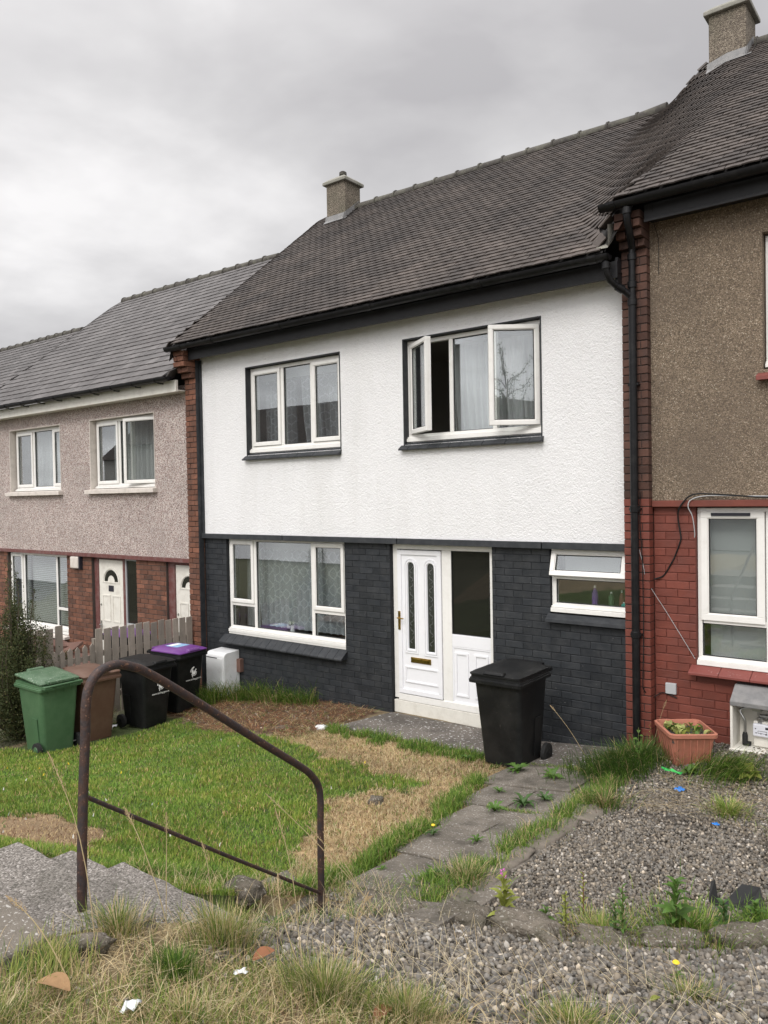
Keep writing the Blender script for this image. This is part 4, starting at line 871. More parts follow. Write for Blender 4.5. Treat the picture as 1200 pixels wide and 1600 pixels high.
# ------------------------------------------------------------------ ground
def inpoly(x, y, P):
    x = np.asarray(x); y = np.asarray(y); c = np.zeros(x.shape, bool); n = len(P)
    for i in range(n):
        (x1, y1), (x2, y2) = P[i], P[(i + 1) % n]
        if y1 == y2: continue
        k = ((y1 > y) != (y2 > y)) & (x < (x2 - x1) * (y - y1) / (y2 - y1) + x1); c ^= k
    return c
LAWN = [(-9.95, 7.05), (-8.9, 6.72), (-8.2, 6.62), (-7.5, 6.5), (-6.6, 6.36), (-5.6, 6.12), (-4.8, 5.98), (-4.22, 5.85), (-4.2, 5.6), (-4.45, 5.1), (-4.35, 4.7), (-4.1, 4.3), (-3.98, 4.0), (-3.75, 3.55), (-3.48, 3.15), (-3.44, 2.52), (-3.93, 2.48), (-3.93, 2.3), (-3.93, 1.2), (-10, 1.0)]
STRIP = [(-6.9, 6.5), (-6.5, 6.95), (-3.85, 7.05), (-3.3, 3.4), (-3.6, 3.0), (-4.2, 3.6), (-4.6, 5.6)]
MULCH = [(-9.95, 7.05), (-9.95, 8.0), (-6.4, 8.0), (-6.38, 7.05), (-6.6, 6.5), (-7.5, 6.5), (-8.3, 6.6)]
LOWG = [(-2.42, 3.75), (-2.42, 5.7), (-2.55, 7.0), (-2.6, 8.0), (1.2, 8.0), (1.2, 4.7), (-.9, 4.35), (-1.5, 3.85), (-2.0, 3.7)]
UPG = [(-2.64, 2.2), (-2.75, 3.1), (-2.8, 3.42), (-2.2, 3.6), (-1.5, 3.75), (-.9, 4.2), (1.2, 4.6), (1.2, 2.9), (-.35, 2.45), (-1.0, 2.35), (-1.6, 2.28), (-2.05, 2.08), (-2.42, 1.85)]
def areas(X, Y):
    jx = (fbm(X, Y, 2.2, 3) - .5) * .35; jy = (fbm(X, Y, 2.2, 8) - .5) * .35; kx = (fbm(X, Y, 9, 61) - .5) * .34; ky = (fbm(X, Y, 9, 62) - .5) * .34; x = X + jx + kx; y = Y + jy + ky
    a = dict(lawn=inpoly(x, y, LAWN), strip=inpoly(x, y, STRIP), mulch=inpoly(x, y, MULCH), low=inpoly(X + jx * .3, Y + jy * .3, LOWG), up=inpoly(X + jx * .6, Y + jy * .6, UPG))
    a['patch'] = np.hypot((x + 5.6) / .8, (y - 2.75) / .45) < 1
    return a
gx = np.concatenate([np.arange(-26, -11, .3), np.arange(-11, 1.5, .05), np.arange(1.5, 8, .3)]); gy = np.concatenate([np.arange(-3.2, .4, .25), np.arange(.4, 8.25, .05)])
GX, GY = np.meshgrid(gx, gy); GZ = ground(GX.ravel(), GY.ravel()).reshape(GX.shape)
GZ = np.where(GY < -1.5, .97, GZ) + (fbm(GX, GY, 3, 5) - .5) * .035
GZ = np.where(GX < -14.5, np.minimum(GZ, -.95 + np.clip(2.5 - GY, 0, 2) * .6), GZ); GZ = np.clip(GZ, -1.3, 1.0)
ar = areas(GX, GY); f1 = fbm(GX, GY, 5, 1)[..., None]; f2 = fbm(GX, GY, 1.6, 12)[..., None]
bank = np.array([.21, .165, .095]); C3 = np.ones(GX.shape + (3,)) * bank
C3 = C3 * (.7 + .6 * f1)
def setc(k, c):
    C3[ar[k]] = (np.array(c) * (.65 + .7 * f1))[ar[k]]
setc('strip', (.42, .30, .165)); setc('lawn', (.070, .095, .028)); setc('patch', (.27, .19, .11)); setc('mulch', (.125, .078, .048)); setc('low', (.115, .10, .085)); setc('up', (.125, .108, .09))
far = GX < -10; C3[far] = (np.array((.10, .10, .055)) * (.7 + .6 * f1))[far]
ny, nx_ = GX.shape; idx = np.arange(nx_ * ny).reshape(ny, nx_); F = np.stack([idx[:-1, :-1], idx[:-1, 1:], idx[1:, 1:], idx[1:, :-1]], -1).reshape(-1, 4)
fastmesh('ground', np.stack([GX, GY, GZ], -1).reshape(-1, 3), F, 'soil', col=C3.reshape(-1, 3), kind='structure', smooth=True)
b = MB(); 
S = 900
b.add([(-S, -3.15, .9), (S, -3.15, .9), (S, -S, .9), (-S, -S, .9)], [(0, 3, 2, 1)]); b.add([(-S, -3.2, -1.4), (S, -3.2, -1.4), (S, S, -1.4), (-S, S, -1.4)], [(0, 1, 2, 3)])
b.build('far_ground', 'asphalt', kind='structure')
b = MB().box(-60, 30, -12, -5, .905, .93).build('road', 'asphalt', kind='structure')

# ------------------------------------------------------------------ steps, path, apron, edging
ST = thing('concrete_steps', 'worn pebble-faced concrete steps going down to the lawn beside the rusty handrail', 'steps', (-3.3, 1.7, .8))
prev = .35
for i, (yn, zt) in enumerate(NOS):
    b = MB(); x0 = -3.845 + random.uniform(-.02, .02); x1 = -2.66 + random.uniform(-.03, .02)
    if i == 0: x0, x1 = -4.0, -2.62
    if i > 3: x0 = -3.40
    # slightly chipped nosing
    n = 12; top = []; 
    for k in range(n + 1):
        x = x0 + (x1 - x0) * k / n; top.append((x, yn + random.uniform(-.008, .006), zt - random.uniform(0, .004)))
    vs = [(x0, prev - .03, zt), *top, (x1, prev - .03, zt)]; m_ = len(vs)
    b.add(vs + [(x, y, z - .16) for x, y, z in vs], [tuple(range(m_)), tuple(reversed(range(m_, 2 * m_)))] + [(i_, i_ + m_, (i_ + 1) % m_ + m_, (i_ + 1) % m_) for i_ in range(m_)])
    o = b.build('step', 'aggregate' if i else 'slab_concrete', ST, bevel=.012)
    if i == 0: o['label'] = 'darker top slab'
    prev = yn
def slab(parent, name, P, th, mat, lift=.022, bevel=.006, kind=None):
    """flat slab with corners P (x,y) laid on the ground"""
    zs = [gz(x, y) for x, y in P]
    cx = sum(p[0] for p in P) / len(P); cy = sum(p[1] for p in P) / len(P)
    A = np.array([[x, y, 1] for x, y in P]); co = np.linalg.lstsq(A, np.array(zs), rcond=None)[0]
    top = [(x, y, float(co @ [x, y, 1]) + lift) for x, y in P]; n = len(P)
    b = MB(); b.add(top + [(x, y, z - th) for x, y, z in top], [tuple(range(n)), tuple(reversed(range(n, 2 * n)))] + [(i, i + n, (i + 1) % n + n, (i + 1) % n) for i in range(n)])
    return b.build(name, mat, parent, bevel=bevel, kind=kind)
pathroot = slab(None, 'path', [(-3.2, 3.45), (-2.62, 3.45), (-2.6, 7.1), (-3.75, 7.1)], .05, 'slab_concrete', lift=-.02, kind='structure')
pathroot.data.materials[0] = M['slab_concrete']
for k, (xl, ya, yb) in enumerate([(-3.24, 3.08, 3.70), (-3.27, 3.72, 4.33), (-3.36, 4.35, 4.96), (-3.45, 4.98, 5.58), (-3.62, 5.60, 6.22), (-3.80, 6.25, 7.08)]):
    r = random.uniform(-.012, .012)
    if k in (3, 4): 
        slab(pathroot, 'paving_slab', [(xl, ya), (xl + .45, ya + r), (xl + .46, yb), (xl + .01, yb)], .05, 'slab_concrete', lift=.022)
        slab(pathroot, 'paving_slab', [(xl + .475, ya), (xl + .93, ya + r), (xl + .94, yb), (xl + .485, yb)], .05, 'slab_concrete', lift=.022)
    else: slab(pathroot, 'paving_slab', [(xl, ya), (xl + .94, ya + r), (xl + .95, yb), (xl + .01, yb)], .05, 'slab_concrete', lift=.022)
slab(pathroot, 'paving_slab', [(-3.64, 3.14), (-3.27, 3.10), (-3.27, 3.48), (-3.60, 3.52)], .05, 'slab_concrete', lift=.03)
ap = slab(None, 'apron', [(-6.33, 7.14), (-4.12, 7.12), (-4.1, 8.03), (-6.18, 8.03)], .12, 'apron_concrete', lift=.025, kind='structure', bevel=.015)
slab(ap, 'apron_slab', [(-4.10, 7.12), (-2.98, 7.02), (-2.98, 8.03), (-4.09, 8.03)], .12, 'apron_concrete', lift=.015, bevel=.015)

def rock(name, c, size, rz, seed, mat='rock', flat=.5, parent=None, sub=3):
    bm = bmesh.new(); bmesh.ops.create_icosphere(bm, subdivisions=sub, radius=.5)
    off = Vector((seed * 3.7, seed * 1.3, seed * 9.1))
    for v in bm.verts:
        p = v.co.normalized(); k = max(abs(p.x), abs(p.y), abs(p.z)); q = p.lerp(p / k, flat) * .5
        q *= 1 + .26 * mnoise.noise(p * 1.7 + off) + .16 * mnoise.noise(p * 4 + off) + .07 * mnoise.noise(p * 9 + off)
        v.co = Vector((q.x * size[0], q.y * size[1], q.z * size[2]))
    bm.transform(Matrix.Rotation(rz, 4, 'Z'))
    me = bpy.data.meshes.new(name); bm.to_mesh(me); bm.free(); me.materials.append(M[mat]); me.polygons.foreach_set('use_smooth', [True] * len(me.polygons))
    o = bpy.data.objects.new(name, me); COL.objects.link(o); o.location = Vector(c) - (root_loc(parent) if parent else Vector()); 
    if parent: o.parent = parent
    return o
ED = thing('path_edging', 'row of worn flat edging stones between the path and the gravel', 'edging', (-2.5, 5.0, -.02))
for (x, y, l, w, rz) in [(-2.46, 5.72, .34, .22, .2), (-2.50, 5.40, .30, .16, .05), (-2.49, 5.02, .42, .14, -.05), (-2.50, 4.60, .38, .13, .04), (-2.48, 4.20, .38, .15, 0), (-2.50, 3.86, .27, .17, .1)]:
    rock('edging_stone', (x, y, gz(x, y) + .004), (w, l, .08), rz, y * 3, 'kerb_stone', .85, ED)
for i, (x, y, l, w, h, rz, lab) in enumerate([(-2.74, 3.50, .46, .20, .12, .10, 'flat mossy stone at the foot of the handrail end'), (-2.27, 3.60, .28, .20, .17, .2, 'small rounded stone left of the big boulder'), (-1.92, 3.66, .36, .22, .20, .05, 'biggest rounded boulder in the row edging the gravel'),
        (-1.56, 3.80, .26, .16, .12, .4, 'small low stone half sunk in gravel behind weeds'), (-1.26, 4.00, .34, .18, .14, .5, 'grey stone behind the tall green weeds'), (-.93, 4.28, .44, .17, .17, .65, 'long squared stone at the right end of the row')]):
    o = rock('boulder', (x, y, gz(x, y) - .005), (l, w, h), rz, i + 2, 'rock', .7, sub=4); tag(o, lab, 'stone', 'stones edging the gravel bank')
for i, (x, y, l, w, h, rz, lab, fl) in enumerate([(-3.46, 3.02, .24, .17, .13, .3, 'rounded lichen grey boulder at the lawn edge beside the steps', .3), (-2.60, 1.42, .32, .075, .08, .95, 'broken mossy kerb piece lying in long grass by the steps', .8), (-2.84, 1.84, .34, .08, .09, 1.05, 'broken kerb end poking out behind the handrail foot', .8), (-4.15, 5.15, .13, .09, .09, .4, 'small pale stone lying on the dry grass by the lawn tip', .5),
        (-6.50, 7.0, .17, .12, .06, .1, 'white lump of plaster on the soil left of the doorstep slab', .4), (-6.95, 6.80, .20, .14, .05, .6, 'flat grey stone on the reddish debris', .6)]):
    o = rock('stone', (x, y, gz(x, y) + h * .22), (l, w, h), rz, i + 12, 'paper' if 'plaster' in lab else 'rock', fl); tag(o, lab, 'stone')

# ------------------------------------------------------------------ gravel
def ico():
    t = (1 + 5 ** .5) / 2; v = np.array([(-1, t, 0), (1, t, 0), (-1, -t, 0), (1, -t, 0), (0, -1, t), (0, 1, t), (0, -1, -t), (0, 1, -t), (t, 0, -1), (t, 0, 1), (-t, 0, -1), (-t, 0, 1)], float); v /= np.linalg.norm(v[0])
    f = np.array([(0, 11, 5), (0, 5, 1), (0, 1, 7), (0, 7, 10), (0, 10, 11), (1, 5, 9), (5, 11, 4), (11, 10, 2), (10, 7, 6), (7, 1, 8), (3, 9, 4), (3, 4, 2), (3, 2, 6), (3, 6, 8), (3, 8, 9), (4, 9, 5), (2, 4, 11), (6, 2, 10), (8, 6, 7), (9, 8, 1)]); return v, f
IV, IF = ico()
def rotm(n):
    q = RNG.normal(size=(n, 4)); q /= np.linalg.norm(q, axis=1)[:, None]; w, x, y, z = q.T
    return np.stack([1 - 2 * (y * y + z * z), 2 * (x * y - z * w), 2 * (x * z + y * w), 2 * (x * y + z * w), 1 - 2 * (x * x + z * z), 2 * (y * z - x * w), 2 * (x * z - y * w), 2 * (y * z + x * w), 1 - 2 * (x * x + y * y)], -1).reshape(n, 3, 3)
def sample(x0, x1, y0, y1, n, ok):
    X = RNG.uniform(x0, x1, n); Y = RNG.uniform(y0, y1, n); k = ok(X, Y); return X[k], Y[k]
def infront(X, Y, m=.56):
    c = X * _r.x + Y * _r.y; z = X * _f.x + Y * _f.y; return (z > .4) & (np.abs(c) < m * z + .25)
def pebbles(name, X, Y, s0, s1, base, seed=0, lift=.25):
    n = len(X); s = RNG.uniform(s0, s1, n) * (1 + .35 * (RNG.random(n) > .93)); sc = np.stack([s, s * RNG.uniform(.6, .95, n), s * RNG.uniform(.45, .8, n)], -1)
    V = IV[None] * (1 + RNG.uniform(-.18, .18, (n, 12, 1))) * sc[:, None] / 2; V = np.einsum('nij,nkj->nki', rotm(n), V)
    Z = ground(X, Y) + s * lift * RNG.uniform(.2, 1.6, n) + .004; V += np.stack([X, Y, Z], -1)[:, None]
    tone = np.clip(RNG.normal(1, .30, n), .4, 2.1); tone = np.where(RNG.random(n) > .90, tone * 2.2, tone); hue = RNG.uniform(-1, 1, n)
    c = np.array(base)[None] * tone[:, None] * np.stack([1 + .08 * hue, 1 + .02 * hue, 1 - .07 * hue], -1)
    F_ = (IF[None] + (np.arange(n) * 12)[:, None, None]).reshape(-1, 3)
    return fastmesh(name, V.reshape(-1, 3), F_, 'pebble', np.repeat(np.clip(c, 0, .8), 12, 0), kind='stuff')
X, Y = sample(-2.6, .6, 3.6, 8.02, 80000, lambda x, y: areas(x, y)['low'] & infront(x, y) & (RNG.random(len(x)) < np.where(fbm(x, y, 1.8, 91) < .36, .35, 1)))
keep = RNG.random(len(X)) < np.clip(1.05 - (Y - 4.5) * .16, .45, 1); X, Y = X[keep], Y[keep]
gr = pebbles('gravel', X, Y, .012, .031, (.155, .137, .114))
tag(gr, 'grey brown crushed stone gravel in the right-hand garden', 'gravel')
X, Y = sample(-2.85, .8, 1.8, 4.6, 30000, lambda x, y: areas(x, y)['up'] & infront(x, y))
gr = pebbles('gravel', X, Y, .020, .040, (.155, .139, .118)); tag(gr, 'coarse grey gravel on the near bank above the stone row', 'gravel')
X, Y = sample(-3.3, -2.6, 2.9, 3.6, 900, lambda x, y: infront(x, y) & ((x > -3.1) | (y > 3.3))); gr = pebbles('loose_pebbles', X, Y, .014, .03, (.155, .139, .118)); tag(gr, 'gravel spilled on the path end at the far handrail post', 'pebbles')
# loose pebbles strayed on to soil
X, Y = sample(-3.0, .4, 1.3, 3.0, 1500, lambda x, y: infront(x, y) & (fbm(x, y, 3, 4) > .5)); gr = pebbles('loose_pebbles', X, Y, .012, .026, (.24, .21, .18)); tag(gr, 'loose pebbles strayed among the straw in the foreground', 'pebbles')
X, Y = sample(-9.5, -6.4, 6.7, 7.9, 700, lambda x, y: inpoly(x, y, MULCH)); gr = pebbles('debris', X, Y, .010, .035, (.28, .25, .21)); tag(gr, 'small bits of rubble on the soil under the front window', 'rubble')

# ------------------------------------------------------------------ grass
def blades(name, X, Y, H, Wd, bend, col, nseg=2, kind='stuff', az=None, lift=0., mat='blade', Z=None, droop=0.):
    n = len(X); Z = ground(X, Y) if Z is None else Z; az = RNG.uniform(0, 2 * np.pi, n) if az is None else az
    H = np.broadcast_to(H, n); Wd = np.broadcast_to(Wd, n); bend = np.broadcast_to(bend, n)
    ld = np.stack([np.cos(az), np.sin(az), np.zeros(n)], -1); wa = az + np.pi / 2 + RNG.uniform(-.6, .6, n); wd = np.stack([np.cos(wa), np.sin(wa), np.zeros(n)], -1)
    P0 = np.stack([X, Y, Z + lift], -1); rows = []
    fl = np.where(bend > .925, .30, 1.)
    for k in range(nseg + 1):
        t = k / nseg; up = fl * H * t * np.sqrt(np.clip(1 - (bend * t) ** 2 * .92, .02, 1)) - droop * H * t * t; c = P0 + ld * (H * bend * t ** 1.6)[:, None]; c[:, 2] += up
        if k < nseg: w = (Wd * (1 - t * .6) / 2)[:, None]; rows += [c - wd * w, c + wd * w]
        else: rows.append(c)
    m = len(rows); V = np.stack(rows, 1); F_ = []
    for k in range(nseg - 1): a = 2 * k; F_ += [(a, a + 1, a + 3), (a, a + 3, a + 2)]
    F_.append((2 * nseg - 2, 2 * nseg - 1, 2 * nseg)); F_ = np.array(F_); F_ = (F_[None] + (np.arange(n) * m)[:, None, None]).reshape(-1, 3)
    col = np.broadcast_to(col, (n, 3)); return fastmesh(name, V.reshape(-1, 3), F_, mat, np.repeat(col, m, 0), kind=kind)
def colmix(n, cols, wts, jit=.18):
    k = RNG.choice(len(cols), n, p=np.array(wts) / sum(wts)); return np.array(cols)[k] * RNG.uniform(1 - jit, 1 + jit, (n, 1))
GREEN, DGREEN, YG, TAN, STRAW, BROWN = (.140, .245, .038), (.072, .138, .026), (.25, .33, .065), (.52, .40, .22), (.60, .51, .32), (.17, .095, .055)
def notbin(x, y): return ~((x < -9.05) & (y > 4.75) & (y < 7.4))
X, Y = sample(-10, -3.42, 1.0, 7.1, 345000, lambda x, y: areas(x, y)['lawn'] & infront(x, y) & ~areas(x, y)['patch'] & notbin(x, y) & ~((x > -3.9) & (y < 2.5)))
d = np.hypot(X, Y); k = RNG.random(len(X)) < np.clip((5.2 / d) ** 1.2, .3, 1) ; X, Y, d = X[k], Y[k], d[k]
n = len(X); v1 = fbm(X, Y, .9, 21); v2 = fbm(X, Y, 4, 22); c = colmix(n, [GREEN, YG, DGREEN, TAN, BROWN], [.50, .34, .08, .06, .02]); c = c * (.70 + .45 * v1 + .35 * fbm(X, Y, 2.6, 71))[:, None]; c[:, 0] *= 1 + (.5 * (v2 - .4))
o = blades('lawn_grass', X, Y, RNG.uniform(.020, .046, n) * (.6 + .9 * v2) * 1.1, .0032 + .0006 * d, RNG.uniform(.2, .8, n), c, 2); tag(o, 'mown green lawn left of the path', 'grass')
print('lawn', n)
X, Y = sample(-7, -3.2, 3.0, 7.1, 90000, lambda x, y: areas(x, y)['strip'] & ~areas(x, y)['lawn'] & infront(x, y)); n = len(X)
c = colmix(n, [TAN, STRAW, BROWN, GREEN, (.30, .22, .12)], [.38, .22, .10, .09, .21]) * (.65 + .6 * fbm(X, Y, 3, 6))[:, None]
o = blades('dry_grass', X, Y, RNG.uniform(.025, .065, n), .006, RNG.uniform(.75, .99, n), c, 2); tag(o, 'strip of dead straw coloured grass along the lawn', 'dry grass')
X, Y = sample(-6.8, -4.8, 1.5, 4, 9000, lambda x, y: areas(x, y)['patch'] & infront(x, y)); n = len(X)
o = blades('dry_grass', X, Y, RNG.uniform(.02, .05, n), .006, RNG.uniform(.7, .99, n), colmix(n, [TAN, BROWN, (.30, .2, .12)], [.4, .2, .4]), 2); tag(o, 'round patch of dead brown grass on the lawn by the steps', 'dry grass')
X, Y = sample(-9, -4, 1.5, 6.6, 900, lambda x, y: areas(x, y)['lawn'] & infront(x, y) & (fbm(x, y, 1.2, 81) > .55)); n = len(X)
o = blades('lawn_weeds', X, Y, RNG.uniform(.03, .07, n), .022, RNG.uniform(.6, .95, n), colmix(n, [(.09, .16, .04), GREEN, (.16, .20, .07)], [.5, .3, .2]), 3); tag(o, 'broad weed leaves scattered through the lawn', 'weeds')
X, Y = sample(-9, -4, 1.5, 6.6, 60, lambda x, y: areas(x, y)['lawn'] & infront(x, y)); n = len(X)
o = blades('lawn_flowers', X, Y, .03, .016, .5, colmix(n, [(.75, .75, .70), (.8, .6, .05)], [.7, .3], .05), 2, lift=.035); tag(o, 'tiny white and yellow flowers dotted over the lawn', 'flowers')
def fringe(name, label, pts, width, dens, h0, h1, cols, wts, seg=3, bend=(.2, .9), w=.006):
    Xs, Ys = [], []
    for (a, b_) in zip(pts[:-1], pts[1:]):
        L_ = math.hypot(b_[0] - a[0], b_[1] - a[1]); n_ = int(L_ * dens); t = RNG.random(n_); g = RNG.normal(0, width / 2, n_); nx, ny_ = -(b_[1] - a[1]) / L_, (b_[0] - a[0]) / L_
        Xs.append(a[0] + (b_[0] - a[0]) * t + nx * g); Ys.append(a[1] + (b_[1] - a[1]) * t + ny_ * g)
    X, Y = np.concatenate(Xs), np.concatenate(Ys); cl = fbm(X, Y, 3.5, 31); k = cl > .38 - .0; X, Y, cl = X[k], Y[k], cl[k]; n = len(X)
    o = blades(name, X, Y, RNG.uniform(h0, h1, n) * (.4 + 1.1 * cl), w, RNG.uniform(bend[0], bend[1], n), colmix(n, cols, wts), seg); return tag(o, label, 'grass')
GC = [GREEN, DGREEN, YG, TAN]; 
fringe('edge_grass', 'green grass and weeds fringing the doorstep slab', [(-6.4, 6.95), (-5.2, 6.92), (-4.3, 6.98), (-3.9, 6.9)], .17, 2600, .04, .12, GC, [.5, .25, .2, .05], w=.008)
fringe('edge_grass', 'green grass fringe along the left side of the path slabs', [(-3.85, 6.4), (-3.62, 5.6), (-3.45, 4.9), (-3.38, 4.2), (-3.36, 3.5), (-3.5, 3.2)], .10, 2200, .04, .13, GC, [.45, .2, .25, .1])
fringe('edge_grass', 'long green grass growing over the right side of the path', [(-2.62, 6.6), (-2.60, 5.6), (-2.62, 4.8), (-2.64, 4.2), (-2.62, 3.7)], .13, 2100, .05, .14, GC, [.45, .25, .15, .15])
fringe('edge_grass', 'thin grass in the joints between path slabs', [(-3.3, 5.59), (-2.7, 5.59)], .03, 900, .03, .06, GC, [.5, .2, .2, .1])
fringe('edge_grass', 'thin grass at the wall foot under the kitchen window', [(-4.5, 7.09), (-3.2, 7.0), (-2.9, 6.8)], .05, 1300, .03, .08, GC, [.5, .2, .2, .1])
fringe('edge_grass', 'grass growing along the lawn side of the steps', [(-3.9, 2.0), (-3.9, 2.6), (-3.85, 3.1), (-3.5, 3.3)], .10, 1600, .05, .13, GC, [.5, .2, .2, .1])
# reddish plant debris and straw under the window
X, Y = sample(-9.9, -6.3, 6.3, 8.0, 9000, lambda x, y: areas(x, y)['mulch'] & ~areas(x, y)['lawn']); n = len(X)
o = blades('plant_debris', X, Y, RNG.uniform(.05, .22, n), .007, RNG.uniform(.93, 1, n), colmix(n, [BROWN, (.33, .15, .08), TAN, (.10, .06, .04), GREEN], [.32, .30, .22, .10, .06]), 3, lift=.02); tag(o, 'heap of reddish brown dead plant debris under the front window', 'debris')
X, Y = sample(-9.8, -7.4, 7.2, 7.95, 5200, lambda x, y: (fbm(x, y, 2.5, 41) > .42) & ((y > 7.45 + .25 * (x + 9.8) / 2.4) | (x < -9))); n = len(X)
o = blades('wall_grass', X, Y, RNG.uniform(.12, .38, n) * (.5 + fbm(X, Y, 3, 42)), .008, RNG.uniform(.4, .95, n), colmix(n, [DGREEN, GREEN, YG, TAN], [.4, .35, .12, .13]), 4, az=RNG.normal(-1.2, .8, n)); tag(o, 'long unmown grass along the dark brick wall', 'grass')
# foreground bank
def bank_ok(x, y):
    a = areas(x, y); return ~a['up'] & ~a['low'] & infront(x, y) & ~((x < -2.66) & (y > 0)) & (y < 3.6)
X, Y = sample(-2.7, .5, .7, 3.6, 24000, lambda x, y: bank_ok(x, y) & ~((x < -2.55) & (y < 1.5))); n = len(X)
o = blades('straw', X, Y, RNG.uniform(.05, .24, n), RNG.uniform(.0016, .0034, n), RNG.uniform(.93, 1, n), colmix(n, [STRAW, TAN, (.30, .23, .13), BROWN], [.36, .36, .22, .06]), 3, lift=.008); tag(o, 'dead straw lying flat over the foreground bank', 'straw')
X, Y = sample(-2.75, .5, .7, 3.6, 70000, lambda x, y: bank_ok(x, y) & (fbm(x, y, 1.7, 51) > .46)); n = len(X)
o = blades('bank_grass', X, Y, RNG.uniform(.02, .085, n), .0026, RNG.uniform(.2, .9, n), colmix(n, [(.19, .26, .05), DGREEN, YG, TAN, STRAW], [.36, .18, .26, .12, .08]), 3); tag(o, 'thin yellowish green grass on the foreground bank', 'grass')
X, Y = sample(-3.75, -2.6, 2.3, 3.85, 4200, lambda x, y: (~((x < -2.66) & (y < 2.5)))); n = len(X)
o = blades('straw', X, Y, RNG.uniform(.04, .14, n), .003, RNG.uniform(.5, 1, n), colmix(n, [STRAW, TAN, GREEN, DGREEN], [.25, .25, .3, .2]), 3, lift=.01); tag(o, 'mixed straw and grass around the foot of the steps', 'grass')
# straw over the near gravel
X, Y = sample(-2.9, .3, 2.3, 3.6, 800, lambda x, y: infront(x, y) & (RNG.random(len(x)) < np.exp(-(np.maximum(0, y - 2.55)) * 2.2))); n = len(X)
o = blades('straw', X, Y, RNG.uniform(.12, .36, n), .0022, RNG.uniform(.96, 1, n), colmix(n, [STRAW, TAN, (.60, .52, .34)], [.4, .3, .3]), 4, lift=.03, az=RNG.normal(2.6, .7, n)); tag(o, 'pale straw stems fallen across the near gravel', 'straw')
X, Y = sample(-2.35, -1.3, 5.9, 6.9, 260, lambda x, y: infront(x, y)); n = len(X)
o = blades('straw', X, Y, RNG.uniform(.12, .36, n), .0035, RNG.uniform(.96, 1, n), colmix(n, [STRAW, TAN], [.5, .5]), 4, lift=.03, az=RNG.normal(-.3, .5, n)); tag(o, 'pale straw stems lying on the gravel in front of the plant pot', 'straw')
def tuft(x, y, n, h, spread, cols, wts, label, w=.004, bend=(.1, .85), az=None, name='grass_tuft', group=None):
    if y < 3: h *= .68; n = int(n * .75)
    a = RNG.uniform(0, 6.283, n); q = np.abs(RNG.normal(0, spread / 2, n)); X = x + np.cos(a) * q; Y = y + np.sin(a) * q
    o = blades(name, X, Y, RNG.uniform(.45, 1, n) * h, w, RNG.uniform(bend[0], bend[1], n), colmix(n, cols, wts), 4, kind=None, az=(a + RNG.normal(0, .5, n)) if az is None else RNG.normal(az, .5, n))
    
    if name == 'weed_clump': o['kind'] = 'stuff'
    return tag(o, label, 'grass tuft', group)
YGR = (.22, .28, .06)
tuft(-2.72, 6.98, 2300, .33, .46, [DGREEN, (.06, .11, .03), GREEN, TAN], [.5, .25, .15, .1], 'big dark green grass clump left of the plant pot', .006, (.4, .98), az=-1.6)
tuft(-2.62, 7.3, 1000, .30, .36, [DGREEN, (.06, .11, .03), GREEN, TAN], [.5, .25, .15, .1], 'dark grass clump at the foot of the rainwater pipe', .006, (.3, .95))
tuft(-1.78, 7.05, 1500, .30, .36, [DGREEN, GREEN, YG, TAN], [.5, .3, .12, .08], 'arching dark green grass clump right of the plant pot', .006, (.5, .98), az=-.4)
tuft(-1.53, 6.15, 420, .18, .16, [YG, GREEN, TAN], [.5, .3, .2], 'small yellow green tuft alone on the gravel', .005, (.4, .95))
tuft(-1.05, 6.0, 300, .14, .2, [YG, GREEN, TAN], [.4, .4, .2], 'small green tuft on the gravel at the right picture edge', .005, (.4, .95), name='weed_clump')
tuft(-2.42, 5.95, 500, .20, .2, [DGREEN, GREEN, TAN, BROWN], [.35, .25, .25, .15], 'dull tuft behind the last edging stone', .005, (.3, .95))
tuft(-2.62, 4.15, 900, .17, .20, [GREEN, DGREEN, TAN, STRAW], [.4, .2, .25, .15], 'tuft half green half straw on the path edge', .005, (.2, .9))
tuft(-2.78, 4.0, 500, .12, .16, [GREEN, DGREEN, YG], [.5, .2, .3], 'low green tuft growing on the path slab by the edging', .007, (.4, .95))
tuft(-2.26, 1.66, 900, .17, .10, [(.07, .15, .02), DGREEN, YG], [.6, .2, .2], 'dense bright green tuft in the straw at lower left', .003, (.1, .75))
tuft(-2.44, 2.02, 1300, .30, .20, [YGR, DGREEN, TAN, STRAW], [.4, .2, .22, .18], 'tall wispy grass clump beside the steps', .003, (.1, .8))
tuft(-2.66, 1.68, 600, .24, .14, [YGR, DGREEN, TAN, STRAW], [.35, .3, .2, .15], 'grass clump around the near handrail post', .003, (.2, .85))
tuft(-2.50, 1.32, 900, .20, .18, [(.28, .29, .08), DGREEN, TAN, YGR], [.35, .2, .2, .25], 'yellowish grass spilling over the top step', .003, (.4, .95), az=2.5)
tuft(-1.88, 2.02, 2200, .24, .26, [YGR, (.10, .15, .035), TAN, STRAW], [.35, .3, .17, .18], 'wide yellow green clump at the bottom centre', .003, (.15, .85))
tuft(-1.60, 2.14, 1300, .20, .2, [YGR, (.10, .15, .035), TAN, STRAW], [.35, .3, .17, .18], 'yellow green clump with seed stems right of bottom centre', .003, (.15, .85))
tuft(-1.15, 2.52, 1200, .16, .22, [YGR, (.09, .15, .035), TAN], [.4, .35, .25], 'low green clump on the right of the bottom edge', .003, (.3, .9))
tuft(-2.34, 1.05, 900, .17, .22, [YGR, DGREEN, TAN, STRAW], [.3, .3, .2, .2], 'grass clump at the lower left corner', .003, (.2, .9))
tuft(-2.0, 1.5, 900, .15, .3, [YGR, DGREEN, TAN, STRAW], [.3, .2, .25, .25], 'thin grass patch behind the fallen leaf', .003, (.2, .9), name='weed_clump')
